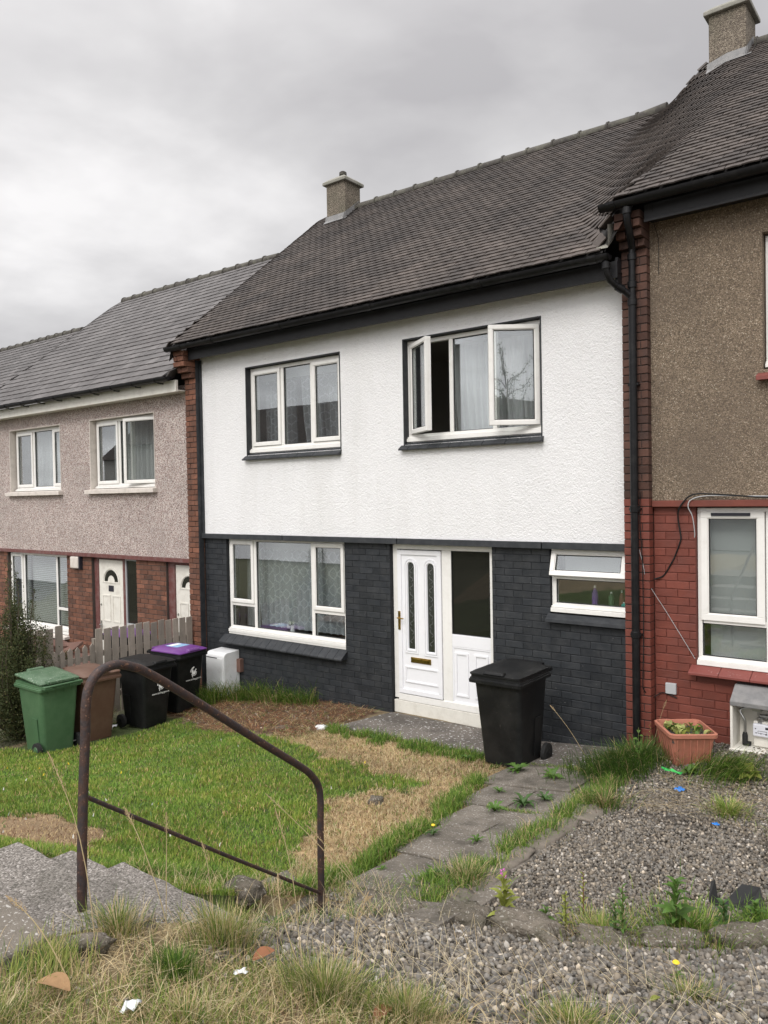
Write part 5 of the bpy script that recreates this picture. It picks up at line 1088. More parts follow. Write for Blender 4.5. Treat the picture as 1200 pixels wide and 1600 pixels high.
tuft(-.95, 3.2, 300, .10, .22, [YGR, DGREEN, TAN], [.4, .3, .3], 'small weedy tuft on the near gravel at right', .003, (.3, .9))
tuft(-9.9, 6.05, 400, .35, .2, [DGREEN, GREEN, TAN], [.5, .2, .3], 'scruffy grass between the brown and the black bin', .007, (.3, .9))
# seed-head stalks
def stalk(base, tip, label, r=.0016, head=.12, heads=1, col=STRAW):
    b0, t0 = Vector(base), Vector(tip); mid = (b0 + t0) / 2 + Vector((0, 0, .03)); side = Vector((random.uniform(-.03, .03), random.uniform(-.03, .03), 0)); P = []
    for k in range(9): t = k / 8; P.append(b0.lerp(t0, t) + side * math.sin(math.pi * t) + Vector((0, 0, .05 * math.sin(math.pi * t))))
    e_ = thing('grass_stalk', label, 'grass stalk', base, group='tall dry grass stalks'); e_.location = b0
    MB().tube(P, [r * 1.2] * 5 + [r] * 4, 5).build('stem', 'stem_straw', e_)
    d_ = (P[-1] - P[-2]).normalized(); V, F_ = [], []
    n_ = 46
    for k in range(n_):
        t = k / n_; c_ = P[-1] - d_ * head * (1 - t); rr = .010 * math.sin(math.pi * min(1, t + .12)) + .002; a = k * 2.4; o_ = Vector((math.cos(a), math.sin(a), .4)).normalized() * rr
        q = c_ + o_; up_ = (d_ * .011 + o_ * .5); s_ = d_.cross(o_).normalized() * .0017; i = len(V); V += [tuple(q - s_), tuple(q + s_), tuple(q + up_)]; F_.append((i, i + 1, i + 2))
    m_ = MB(); m_.add(V, F_); m_.build('seed_head', 'seed_straw', e_)
pmat('stem_straw', (.40, .32, .18), .8, .1, 30); pmat('seed_straw', (.46, .34, .20), .85, .15, 60, transl=.2)
for b0, t0, lab, hd_ in [((-2.51, 1.5, .86), (-2.647, 1.413, 1.603), 'tall dry seed stalk leaning in front of the green bin', .16), ((-2.58, 3.25, .2), (-3.089, 2.872, .888), 'dry seed stalk leaning across the lower rail', .14), ((-2.73, 3.36, .14), (-3.035, 3.136, .633), 'bent seed stalk crossing the far handrail post', .12), ((-2.60, 3.20, .2), (-2.841, 3.059, .673), 'seed stalk rising just right of the far handrail post', .12),
        ((-1.85, 2.16, .62), (-1.817, 2.196, 1.016), 'upright stalk in front of the path slabs', .12), ((-2.49, 1.81, .76), (-2.636, 1.713, 1.30), 'thin stalk beside the near post over the steps', .07), ((-2.78, 1.99, .66), (-2.778, 2.004, 1.151), 'stalk with drooping head over the pebbled steps', .09), ((-2.9, 2.33, .50), (-2.935, 2.312, .871), 'short stalk above the third step', .09), ((-2.25, 2.27, .57), (-2.333, 2.222, 1.198), 'stalk between the two handrail posts reaching the lawn', .13), ((-2.33, 1.32, .88), (-2.511, 1.188, 1.218), 'stalk at the lower left corner', .08),
        ((-2.15, 2.5, .5), (-2.05, 2.5, .80), 'short stalk over the near gravel, left one', .06), ((-2.05, 2.1, .62), (-2.25, 2.15, .98), 'stalk leaning left over the near gravel', .08), ((-2.95, 7.0, -.2), (-3.35, 6.9, .42), 'pale seed stalk leaning left from the dark grass clump by the bin', .07), ((-2.6, 7.6, -.1), (-2.45, 7.6, .45), 'thin red brown stalk in front of the red wall', .1)]:
    stalk(b0, t0, lab, head=hd_)

# ------------------------------------------------------------------ weeds with leaves
pmat('leaf_green', (.085, .165, .030), .55, .15, 20, transl=.3, rnd=.2); pmat('leaf_yellow', (.27, .30, .06), .55, .15, 20, transl=.3, rnd=.2); pmat('leaf_dark', (.055, .115, .028), .55, .15, 20, transl=.25, rnd=.2); pmat('leaf_pale', (.36, .38, .13), .6, .2, 25, transl=.3, rnd=.25); pmat('stem_green', (.12, .13, .04), .7, .1, 30); pmat('stem_red', (.16, .07, .04), .7, .1, 30)
pmat('flower_yellow', (.80, .55, .03), .5, .05, 30); pmat('flower_pink', (.50, .10, .38), .5, .1, 30); pmat('flower_white', (.75, .75, .70), .5, .05, 30)
def leaf_mesh(l, w, toothed=False, name='leaf', mat='leaf_green', curl=.25):
    n = 6; V, F_ = [], []
    for k in range(n + 1):
        t = k / n; ww = w / 2 * math.sin(math.pi * min(1, t * .93 + .05)) ** .8
        if toothed and k % 2: ww *= .5
        z = l * curl * math.sin(t * 2.4) - l * curl * .8 * t * t; V += [(-ww, l * t, z + ww * .35), (0, l * t, z), (ww, l * t, z + ww * .35)]
    for k in range(n): a = 3 * k; F_ += [(a, a + 1, a + 4, a + 3), (a + 1, a + 2, a + 5, a + 4)]
    me = bpy.data.meshes.new(name); me.from_pydata(V, [], F_); me.materials.append(M[mat]); me.polygons.foreach_set('use_smooth', [True] * len(me.polygons)); return me
_lm = {}
def leaf(parent, p, az, el, l, w, mat, toothed=False):
    k = (mat, toothed, round(w / l, 1))
    if k not in _lm: _lm[k] = leaf_mesh(1, max(.1, k[2]), toothed, mat=mat)
    o = bpy.data.objects.new('leaf', _lm[k]); COL.objects.link(o); o.parent = parent; o.location = Vector(p) - root_loc(parent); o.rotation_euler = Euler((el, random.uniform(-.3, .3), az), 'XYZ'); o.scale = (l, l, l); return o
def upright(x, y, h, n, ll, lw, mat, label, lean=(0, 0), stem='stem_green', flower=None, dz=0):
    if y < 6: n = int(n * 1.7); ll *= 1.6; lw *= 1.6
    z = gz(x, y) + dz; e_ = thing('weed', label, 'weed', (x, y, z)); P = [Vector((x + lean[0] * t * t, y + lean[1] * t * t, z + h * t)) for t in [k / 6 for k in range(7)]]
    MB().tube(P, [.0035] * 4 + [.0025] * 3, 6).build('stem', stem, e_)
    for k in range(n):
        t = .12 + .85 * k / n; i = min(5, int(t * 6)); p = P[i].lerp(P[i + 1], t * 6 - i); leaf(e_, p, k * 2.4 + random.uniform(-.3, .3), random.uniform(.2, .9), ll * (1 - .5 * t) * random.uniform(.8, 1.15), lw * (1 - .5 * t), mat)
    if flower:
        for k in range(4):
            f_ = MB(); 
            for q in range(5):
                a = q * 1.257; c_ = P[-1] + Vector((random.uniform(-.015, .015), random.uniform(-.015, .015), k * .012)); f_.add([tuple(c_), tuple(c_ + Vector((math.cos(a) * .012, math.sin(a) * .012, .006))), tuple(c_ + Vector((math.cos(a + .8) * .012, math.sin(a + .8) * .012, .004)))], [(0, 1, 2)])
            f_.build('flower', flower, e_)
    return e_
def rosette(x, y, n, l, w, mat, label, flower=None, toothed=True):
    z = gz(x, y); e_ = thing('weed', label, 'weed', (x, y, z))
    for k in range(n): leaf(e_, (x, y, z + .025), k * 2.399, random.uniform(.15, .75), l * random.uniform(.6, 1.1), w, mat, toothed)
    if flower:
        MB().tube([(x, y, z + .02), (x, y, z + .09)], .002, 5).build('stem', 'stem_green', e_); f_ = MB(); f_.tube([(x, y, z + .09), (x, y, z + .10), (x, y, z + .105)], [.004, .016, .012], 12); f_.build('flower', flower, e_)
    return e_
upright(-2.10, 3.72, .27, 14, .075, .026, 'leaf_yellow', 'yellow green willowherb with pink flowers at the boulder', flower='flower_pink')
upright(-1.30, 4.16, .30, 16, .085, .028, 'leaf_green', 'tallest bright green leafy weed in front of the gravel')
upright(-1.48, 3.86, .30, 16, .045, .014, 'leaf_green', 'feathery green weed left of the tallest one', stem='stem_green')
upright(-1.53, 3.88, .20, 12, .040, .014, 'leaf_dark', 'short dark weed at the foot of the feathery one')
upright(-1.78, 3.82, .22, 13, .040, .013, 'leaf_yellow', 'thin yellowish weed on the gravel edge')
upright(-1.80, 4.1, .26, 12, .03, .01, 'leaf_yellow', 'spindly weed with tiny leaves on the gravel', stem='stem_red')
upright(-1.92, 3.86, .10, 8, .045, .014, 'leaf_green', 'little green seedling by the biggest boulder')
upright(-1.10, 4.32, .18, 12, .05, .02, 'leaf_dark', 'dark leafy weed behind the long squared stone')
upright(-.98, 4.50, .14, 12, .05, .02, 'leaf_green', 'low green weed near the black plastic')
upright(-.86, 4.42, .16, 12, .05, .02, 'leaf_green', 'bushy weed at the right end of the stone row')
tuft(-1.25, 4.20, 1200, .15, .38, [GREEN, DGREEN, YG, TAN], [.4, .25, .25, .1], 'weedy green growth behind the stone row', .005, (.2, .9), name='weed_clump')
tuft(-.92, 4.48, 700, .14, .26, [GREEN, DGREEN, YG], [.5, .25, .25], 'weedy green growth at the right end of the stone row', .005, (.2, .9), name='weed_clump')
tuft(-1.62, 3.92, 700, .13, .3, [YG, GREEN, TAN], [.4, .3, .3], 'thin weeds between the boulders', .004, (.2, .9), name='weed_clump')
for (x, y, n, l, lab, fl) in [(-3.62, 6.72, 16, .15, 'toothed weed at the bottom corner of the black wheelie bin', None), (-3.20, 6.60, 16, .14, 'bright dandelion leaves on the slab right of the bin', None), (-3.05, 5.75, 18, .15, 'wide dandelion plant in the slab joint', None), (-3.18, 5.50, 14, .12, 'leafy weed trailing over the slab edge', None), (-2.95, 5.95, 12, .11, 'weed at the back end of the slab joint', None), (-3.26, 4.72, 10, .08, 'small weed with yellow flower on the slab', 'flower_yellow'),
        (-2.83, 4.08, 12, .10, 'dandelion leaves at the edge of the slab by the tuft', None), (-2.90, 4.75, 10, .08, 'small flat weed in the slab joint', None), (-3.20, 4.02, 8, .06, 'tiny weed on the nearest slab', None), (-3.42, 6.0, 10, .08, 'little weed on the left of the slab joint', None), (-2.98, 2.98, 18, .14, 'lush green weed at the foot of the steps', None), (-3.22, 3.02, 20, .15, 'green leafy weed between boulder and handrail', None), (-1.05, 3.35, 6, .05, 'orange yellow flower on the near gravel', 'flower_yellow'), (-4.3, 6.85, 12, .10, 'weed leaves fringing the apron slab', None), (-5.0, 6.9, 12, .10, 'leafy weed in front of the doorstep', None), (-5.6, 6.9, 10, .09, 'leafy weed left of the doorstep', None)]:
    rosette(x, y, n, l, l * .28, 'leaf_green' if random.random() < .7 else 'leaf_dark', lab, fl)
rosette(-1.55, 7.0, 10, .16, .07, 'leaf_yellow', 'broad yellow green leaves in the arching grass', toothed=False); rosette(-2.05, 6.95, 10, .10, .06, 'leaf_green', 'round leaved weed beside the green plastic strip', toothed=False); rosette(-1.25, 7.1, 9, .15, .08, 'leaf_yellow', 'broad leaved weed at the right picture edge', toothed=False)
upright(-2.55, 7.1, .42, 9, .085, .06, 'leaf_green', 'round leaved climber standing in the dark grass', dz=-.02); upright(-2.62, 7.62, .35, 16, .03, .02, 'leaf_yellow', 'fine yellowish weed at the foot of the pipe', stem='stem_red')

# ------------------------------------------------------------------ evergreen shrub at the left edge
SH = thing('evergreen_shrub', 'dark small-leaved evergreen shrub beside the green bin', 'shrub', (-10.3, 5.1, -.65))
b = MB(); Vl, Cl = [], []
rs = random.Random(5)
for k in range(86):
    a = rs.uniform(0, 6.28); q = abs(rs.gauss(0, .38)); bx, by = -10.35 + q * math.cos(a) * .85, 5.1 + q * math.sin(a) * 1.0; h = (1.95 - .9 * q) * rs.uniform(.7, 1.0)
    if k < 7: bx, by, h = -10.38 + rs.uniform(-.16, .22), 5.05 + rs.uniform(-.2, .25), rs.uniform(2.0, 2.45)
    P = [Vector((-10.3 + (bx + 10.3) * min(1, t * 1.6) + rs.uniform(-.03, .03) + (a % 1 - .5) * .25 * t, 5.1 + (by - 5.1) * min(1, t * 1.6) + rs.uniform(-.03, .03), -.7 + h * t)) for t in [i / 6 for i in range(7)]]
    if k < 40: b.tube(P, [.016, .013, .011, .009, .007, .005, .003], 5)
    nl = 620 if k >= 7 else 380
    for i in range(nl):
        t = rs.uniform(.02, 1) ** .8; j = min(5, int(t * 6)); c_ = P[j].lerp(P[j + 1], t * 6 - j); sp = (.15 * (1 - t) + .035) if k >= 7 else (.08 * (1 - t) + .025)
        c_ = c_ + Vector((rs.gauss(0, sp), rs.gauss(0, sp), rs.gauss(0, sp * .8))); d1 = Vector((rs.gauss(0, 1), rs.gauss(0, 1), rs.gauss(.4, 1))).normalized() * rs.uniform(.018, .034); d2 = d1.cross(Vector((rs.gauss(0, 1), rs.gauss(0, 1), rs.gauss(0, 1)))).normalized() * d1.length * .55
        Vl += [tuple(c_ - d2 * .5), tuple(c_ + d1 * .5 - d2 * .1), tuple(c_ + d2 * .5), tuple(c_ - d1 * .5)]; tn = rs.uniform(.6, 1.5); cc = (.060 * tn, .074 * tn, .028 * tn) if rs.random() < .88 else (.13, .12, .05); Cl += [cc] * 4
b.build('trunk', 'bark', SH)
F_ = (np.array([[0, 1, 2, 3]])[None] + (np.arange(len(Vl) // 4) * 4)[:, None, None]).reshape(-1, 4); fastmesh('crown', np.array(Vl), F_, 'blade', np.array(Cl), parent=SH)

# ------------------------------------------------------------------ garden tree behind the viewpoint, mirrored in the open sash
TR = thing('garden_tree', 'slender leafy tree across the way, mirrored in the wide open sash', 'tree', (7.2, -3.6, .95))
b = MB(); Vl, Cl = [], []; rt = random.Random(12)
b.tube([(7.2, -3.6, .9), (7.15, -3.55, 2.5), (7.25, -3.6, 4.2), (7.2, -3.5, 6.2)], [.09, .07, .05, .02], 8)
for k in range(34):
    z0 = rt.uniform(2.6, 6.0); a = rt.uniform(0, 6.28); L_ = rt.uniform(.8, 1.9); p0 = Vector((7.2, -3.57, z0)); P = [p0 + Vector((math.cos(a) * L_ * t, math.sin(a) * L_ * t, L_ * .75 * t + .08 * math.sin(t * 9))) for t in [i / 6 for i in range(7)]]
    b.tube(P, [.018, .015, .012, .010, .008, .005, .003], 5)
    for i in range(70):
        t = rt.uniform(.25, 1); j = min(5, int(t * 6)); c_ = P[j].lerp(P[j + 1], t * 6 - j) + Vector((rt.gauss(0, .05), rt.gauss(0, .05), rt.gauss(0, .05))); d1 = Vector((rt.gauss(0, 1), rt.gauss(0, 1), rt.gauss(-.3, 1))).normalized() * .075; d2 = d1.cross(Vector((rt.gauss(0, 1), rt.gauss(0, 1), rt.gauss(0, 1)))).normalized() * .016
        Vl += [tuple(c_), tuple(c_ + d1 * .5 + d2), tuple(c_ + d1), tuple(c_ + d1 * .5 - d2)]; tn = rt.uniform(.7, 1.4); Cl += [(.05 * tn, .09 * tn, .025 * tn)] * 4
b.build('trunk', 'bark', TR)
F_ = (np.array([[0, 1, 2, 3]])[None] + (np.arange(len(Vl) // 4) * 4)[:, None, None]).reshape(-1, 4); fastmesh('crown', np.array(Vl), F_, 'blade', np.array(Cl), parent=TR)

# ------------------------------------------------------------------ timber fence
FE = thing('timber_fence', 'weathered grey board fence between the two front gardens', 'fence', (-10.1, 7.0, -.62))
for z in (.28, -.35): MB().box(-10.165, -10.125, 6.13, 7.88, z - .04, z + .04).build('rail', 'fence_wood', FE)
for y in (6.2, 7.84): MB().box(-10.235, -10.165, y - .035, y + .035, -.75, .5).build('post', 'fence_wood', FE)
for i in range(13):
    y = 6.155 + i * .134; tz = .645 - i * .003 + random.uniform(-.012, .012); w_ = .108; l = random.uniform(-.006, .006)
    MB().add([(-10.124, y + l * 2, -.62), (-10.124, y + w_ + l * 2, -.62), (-10.124, y + w_, tz), (-10.124, y, tz - .004), (-10.104, y + l * 2, -.62), (-10.104, y + w_ + l * 2, -.62), (-10.104, y + w_, tz), (-10.104, y, tz - .004)], [(3, 2, 1, 0), (4, 5, 6, 7), (0, 1, 5, 4), (1, 2, 6, 5), (2, 3, 7, 6), (3, 0, 4, 7)]).build('board', 'fence_wood', FE, bevel=.002, seg=1)
PG = thing('picket_fence', 'low pointed picket fence with missing tops behind the brown bin', 'fence', (-10.0, 5.7, -.6))
MB().box(-10.10, -10.07, 5.22, 6.12, .22, .29).build('rail', 'fence_wood', PG); MB().box(-10.10, -10.07, 5.22, 6.12, -.35, -.28).build('rail', 'fence_wood', PG)
for i in range(8):
    y = 5.24 + i * .113; tz = .41 + i * .006 + random.uniform(-.015, .015); w_ = .07
    MB().prismx([(y, -.6), (y + w_, -.6), (y + w_, tz - .04), (y + w_ / 2, tz), (y, tz - .04)], -10.069, -10.050).build('picket', 'fence_wood', PG)
PG2 = thing('timber_fence', 'four taller square-topped boards behind the low pickets', 'fence', (-10.3, 5.4, -.6))
MB().box(-10.33, -10.305, 5.1, 5.75, .30, .37).build('rail', 'fence_wood', PG2)
for i in range(5):
    y = 5.08 + i * .142; tz = .70 + random.uniform(-.02, .03) + i * .008
    MB().box(-10.304, -10.285, y, y + .105, -.6, tz).build('board', 'fence_wood', PG2)
PS = thing('paving_stack', 'tumbled stack of reddish clay slabs under the left house window', 'slabs', (-13.2, 7.2, -.9))
for i, (x, y, z, rx, ry) in enumerate([(-13.9, 7.3, -.35, .2, .05), (-13.3, 7.3, -.22, .25, -.1), (-12.8, 7.25, -.36, .35, .12), (-13.5, 7.3, -.10, .1, .2), (-13.0, 7.0, -.50, .3, .1), (-13.4, 6.9, -.6, .1, 0)]):
    b = MB(); b.X = Matrix.Translation((x, y, z)) @ Euler((rx, ry, i * .5)).to_matrix().to_4x4(); b.box(-.38, .38, -.3, .3, -.025, .025); b.build('slab', 'clay_slab', PS)
    b = MB(); b.box(x - .3, x + .3, y - .15, y + .15, -1.0, z - .06); b.build('slab', 'clay_slab', PS)

# ------------------------------------------------------------------ handrail
HR = thing('handrail', 'rusty bent tube handrail with lower bar beside the steps', 'handrail', (-2.96, 1.71, .78))
def smooth_path(P, k=6):
    P = [Vector(p) for p in P]; out_ = []
    for i in range(len(P) - 1):
        p0 = P[max(0, i - 1)]; p1 = P[i]; p2 = P[i + 1]; p3 = P[min(len(P) - 1, i + 2)]
        for q in range(k):
            t = q / k; out_.append(.5 * ((2 * p1) + (-p0 + p2) * t + (2 * p0 - 5 * p1 + 4 * p2 - p3) * t * t + (-p0 + 3 * p1 - 3 * p2 + p3) * t ** 3))
    return out_ + [P[-1]]
P = [(-2.959, 1.708, .70), (-2.959, 1.712, .95), (-2.961, 1.726, 1.25), (-2.963, 1.745, 1.517), (-2.963, 1.753, 1.66), (-2.966, 1.779, 1.735), (-2.971, 1.831, 1.777), (-2.979, 1.91, 1.786), (-2.987, 1.988, 1.762), (-2.997, 2.083, 1.712), (-3.023, 2.343, 1.534), (-3.069, 2.792, 1.211), (-3.105, 3.167, .945), (-3.115, 3.265, .862), (-3.122, 3.325, .785), (-3.124, 3.345, .69), (-3.124, 3.34, .5), (-3.124, 3.334, -.06)]
MB().tube(smooth_path(P), .0205, 16).build('top_rail', 'rust', HR, smooth=True)
MB().tube([(-2.963, 1.75, 1.257), (-3.04, 2.52, .705), (-3.121, 3.33, .135)], .0095, 12).build('lower_bar', 'rust', HR, smooth=True)

# ------------------------------------------------------------------ wheelie bins
def rrect(w, d, r, z, cx=0, cy=0, n=4):
    pts = []
    for (sx, sy, a0) in ((1, 1, 0), (-1, 1, 90), (-1, -1, 180), (1, -1, 270)):
        for k in range(n + 1): a = R_(a0 + 90 * k / n); pts.append((cx + sx * (w / 2 - r) + r * math.cos(a), cy + sy * (d / 2 - r) + r * math.sin(a), z))
    return pts
def wheelie_bin(label, loc, rz, body='black_plastic', lid='black_plastic', lid_open=0., logo=None, group='wheelie bins', H=1.05, scale=.93):
    e_ = thing('wheelie_bin', label, 'wheelie bin', loc, rz, group)
    s = H / 1.05
    b = MB(); b.loft([rrect(.43, .47, .05, .03, 0, .0), rrect(.44, .48, .06, .05, 0, .0), rrect(.50, .56, .055, .55 * s, 0, -.01), rrect(.535, .62, .05, .90 * s, 0, -.02), rrect(.54, .625, .05, .925 * s, 0, -.02)])
    # long corner ribs and base recess
    bo = b.build('body', body, e_, smooth=True, local=True)
    for sx in (-1, 1):
        b = MB(); b.loft([[(sx * .235, .04, .10), (sx * .222, .04, .10), (sx * .222, .16, .10), (sx * .235, .16, .10)], [(sx * .262, .02, .5), (sx * .252, .02, .5), (sx * .252, .15, .5), (sx * .262, .15, .5)]]); b.build('rib', body, bo, local=True)
    for k in (-.17, -.06, .06, .17): b = MB(); b.prismx([(-.335, .905 * s), (-.320, .80 * s), (-.312, .80 * s), (-.312, .905 * s)], k - .004, k + .004); b.build('rib', body, bo, local=True)
    for k in (-.17, -.06, .06, .17): b = MB(); b.prismx([(.300, .905 * s), (.288, .82 * s), (.275, .82 * s), (.28, .905 * s)], k - .004, k + .004); b.build('rib', body, bo, local=True)
    b = MB(); b.loft([rrect(.545, .63, .04, .880 * s, 0, -.02), rrect(.60, .71, .035, .882 * s, 0, -.03), rrect(.605, .715, .035, .912 * s, 0, -.03), rrect(.590, .70, .035, .916 * s, 0, -.03), rrect(.588, .695, .035, .930 * s, 0, -.03), rrect(.570, .68, .035, .934 * s, 0, -.03), rrect(.568, .675, .035, .962 * s, 0, -.03), rrect(.54, .64, .035, .964 * s, 0, -.03)]); b.build('rim', body, e_, smooth=True, local=True, auto=30)
    hb = MB(); hb.tube([(-.26, .335, .945 * s), (-.26, .385, .955 * s), (-.24, .40, .958 * s), (.24, .40, .958 * s), (.26, .385, .955 * s), (.26, .335, .945 * s)], .014, 10)
    for x in (-.26, -.09, .09, .26): hb.box(x - .012, x + .012, .30, .40, .925 * s, .955 * s)
    hb.build('handle_bar', body, e_, smooth=True, local=True)
    X_ = Matrix.Translation((0, .36, .955 * s)) @ Matrix.Rotation(-lid_open, 4, 'X') @ Matrix.Translation((0, -.36, -.955 * s))
    l = MB(); l.X = X_
    l.loft([rrect(.565, .68, .045, .966 * s, 0, -.035), rrect(.58, .70, .045, .968 * s, 0, -.04), rrect(.58, .70, .045, .982 * s, 0, -.04), rrect(.565, .68, .05, .986 * s, 0, -.035), rrect(.54, .64, .06, .996 * s, 0, -.03), rrect(.40, .46, .10, 1.026 * s, 0, .03), rrect(.26, .30, .10, 1.030 * s, 0, .05)])
    lo = l.build('lid', lid, e_, smooth=True, local=True, auto=28)
    l = MB(); l.X = X_; l.loft([rrect(.24, .09, .02, .99 * s, 0, -.355), rrect(.22, .07, .02, 1.018 * s, 0, -.35)]); l.build('lid_grip', lid, lo, local=True, bevel=.006); l = MB(); l.X = X_; l.box(-.20, .20, .27, .36, .975 * s, 1.01 * s); l.build('lid_hinge', lid, lo, local=True, bevel=.006)
    ax = MB(); ax.tube([(-.30, .20, .10), (.30, .20, .10)], .011, 8); ax.build('axle', 'steel', e_, local=True)
    for sx in (-1, 1):
        w_ = MB(); x0 = sx * .262; x1 = sx * .312
        w_.tube([(x0, .20, .10), (x0 + sx * .004, .20, .10), (x1 - sx * .004, .20, .10), (x1, .20, .10)], [.088, .10, .10, .088], 24); wo = w_.build('wheel', 'rubber', e_, smooth=True, local=True)
        h_ = MB(); h_.tube([(x1 - sx * .002, .20, .10), (x1 + sx * .004, .20, .10)], [.055, .05], 20); h_.tube([(x1, .20, .10), (x1 + sx * .012, .20, .10)], .016, 12); h_.build('hub', body, wo, smooth=True, local=True)
    if logo: logo(e_)
    e_.scale = (scale,) * 3
    return e_
def text_mesh(name, s, size, mat, parent, mtx):
    cu = bpy.data.curves.new(name, 'FONT'); cu.body = s; cu.size = size; cu.extrude = .0006; cu.align_x = 'CENTER'; cu.align_y = 'CENTER'
    t = bpy.data.objects.new(name + '_c', cu); COL.objects.link(t); bpy.context.view_layer.update()
    me = bpy.data.meshes.new_from_object(t.evaluated_get(bpy.context.evaluated_depsgraph_get())); bpy.data.objects.remove(t)
    me.materials.clear(); me.materials.append(M[mat]); o = bpy.data.objects.new(name, me); COL.objects.link(o); o.parent = parent; o.matrix_local = mtx; return o
def logo(e_):
    # howling-animal roundel: a broken ring of strokes round a disc with notches, web address under it
    z0 = .64; y = -.345
    tilt = Matrix.Translation((.03, y + .012, z0)) @ Matrix.Rotation(R_(90 - 4.6), 4, 'X') @ Matrix.Rotation(R_(12), 4, 'Z')
    g = MB(); g.X = tilt
    def disc(cx, cy, r, a0, a1, r2=0, n=14):
        pts = [(cx + r * math.cos(a0 + (a1 - a0) * k / n), cy + r * math.sin(a0 + (a1 - a0) * k / n), 0) for k in range(n + 1)] + ([(cx, cy, 0)] if r2 == 0 else [(cx + r2 * math.cos(a0 + (a1 - a0) * k / n), cy + r2 * math.sin(a0 + (a1 - a0) * k / n), 0) for k in range(n, -1, -1)]); g.add(pts, [tuple(range(len(pts)))])
    disc(0, 0, .044, R_(95), R_(390)); disc(0, 0, .062, R_(200), R_(345), .053); disc(0, 0, .070, R_(95), R_(165), .052); disc(.0, .0, .066, R_(10), R_(30), .046)
    g.add([(-.02, .04, 0), (.035, .062, 0), (.03, .078, 0), (-.01, .075, 0), (-.045, .055, 0)], [(0, 1, 2, 3, 4)]); g.add([(-.05, -.02, 0), (-.035, -.01, 0), (-.045, -.075, 0), (-.055, -.07, 0)], [(0, 1, 2, 3)])
    g.build('logo', 'print_white', e_, local=True)
    text_mesh('web_address', 'www.stirling.gov.uk', .040, 'print_white', e_, Matrix.Translation((.03, y + .022, z0 - .115)) @ Matrix.Rotation(R_(90 - 4.6), 4, 'X'))
gzb = lambda x, y: gz(x, y)
wheelie_bin('black wheelie bin with domed lid standing by the front door', (-3.89, 7.12, -.31), 0, scale=1.0)
wheelie_bin('green wheelie bin with its speckled lid ajar, next to the shrub', (-9.36, 5.03, gz(-9.3, 5.0) - .03), R_(-90), 'green_plastic', 'green_lid', lid_open=R_(5))
wheelie_bin('brown wheelie bin between the green and the black bin', (-9.42, 5.62, gz(-9.4, 5.6) - .01), R_(88), 'brown_plastic', 'brown_plastic')
wheelie_bin('black wheelie bin with white logo in front of the board fence', (-9.32, 6.42, gz(-9.3, 6.4)), R_(93), 'black_plastic', 'black_plastic', logo=logo)
pb = wheelie_bin('black wheelie bin with purple lid and white logo', (-9.43, 7.06, gz(-9.4, 7.05) + .02), R_(95), 'black_plastic', 'purple_plastic', logo=logo)
st = MB(); st.X = Matrix.Translation((.02, .03, 1.0315)); st.box(-.13, .13, -.16, .12, -.002, .001); so = st.build('lid_sticker', 'print_blue', pb, local=True); st = MB(); st.X = Matrix.Translation((.02, .03, 1.0315)); st.box(-.10, .10, .0, .10, .001, .0025); st.build('sticker_print', 'print_white', so, local=True)
wheelie_bin('purple lidded bin mostly hidden behind the board fence', (-10.75, 7.1, -.52), R_(90), 'black_plastic', 'purple_plastic')

# ------------------------------------------------------------------ gas meter housings, vents, cables
GB = thing('gas_meter_box', 'white round-topped gas meter box on the ground by the dark wall', 'meter box', (-9.37, 7.85, -.5))
n = 8; out_ = [(7.70, -.55), (7.70, .06)] + [(7.70 + .09 * (1 - math.cos(math.pi / 2 * k / n)), .06 + .075 * math.sin(math.pi / 2 * k / n)) for k in range(1, n + 1)] + [(8.02, .145), (8.02, -.55)]
MB().prismx(out_, -9.57, -9.15).build('casing', 'white_metal', GB, bevel=.012)
b = MB(); b.box(-9.545, -9.175, 7.692, 7.7015, -.46, .05); dd = b.build('door', 'white_metal', GB, bevel=.005); MB().box(-9.545, -9.30, 7.689, 7.693, .045, .056).build('lock_slot', 'ink', dd)
b = MB(); b.tube([(-9.155, 8.0, .01), (-9.155, 7.955, .01)], .001, 4); b.box(-9.24, -9.07, 7.955, 8.03, -.19, .01); b.build('air_vent', 'clay_slab', WH, bevel=.02)
MC = thing('gas_meter_cabinet', 'open grey gas meter cabinet on the red wall with sloping hood', 'meter cabinet', (-1.6, 7.85, .0))
x0, x1, y0, y1 = -1.90, -1.28, 7.74, 8.03
b = MB(); b.box(x0, x0 + .022, y0, y1, .05, .455); b.box(x1 - .022, x1, y0, y1, .05, .455); b.box(x0, x1, y0, y1, .03, .05); b.box(x0 + .022, x1 - .022, y1 - .012, y1, .05, .455); b.box(x0 - .01, x1 + .01, y0 - .012, y0 + .002, .02, .045); b.build('casing', 'cream_paint', MC, bevel=.003)
b = MB(); b.prismx([(y0 - .01, .455), (y1, .455), (y1, .62), (y1 - .10, .62), (y0 - .012, .50)], x0, x1); b.build('hood', 'lead', MC, bevel=.006)
b = MB(); b.box(x0 + .10, x0 + .15, y0 + .05, y0 + .1, -.06, .03); b.box(x1 - .15, x1 - .10, y0 + .05, y0 + .1, -.06, .03); b.build('foot', 'cream_paint', MC)
b = MB(); b.tube(smooth_path([(x0 + .20, y1 - .10, .41), (x0 + .10, y1 - .12, .405), (x0 + .055, y1 - .14, .38), (x0 + .085, y1 - .15, .32), (x0 + .10, y1 - .15, .27), (x0 + .10, y1 - .15, .16)]), .013, 10); b.build('pipe', 'steel', MC, smooth=True)
b = MB(); b.tube([(x0 + .10, y1 - .15, .18), (x0 + .10, y1 - .15, .15), (x0 + .10, y1 - .15, .07)], [.018, .026, .026], 12); b.box(x0 + .08, x0 + .15, y1 - .17, y1 - .12, .06, .09); b.build('valve', 'rubber', MC)
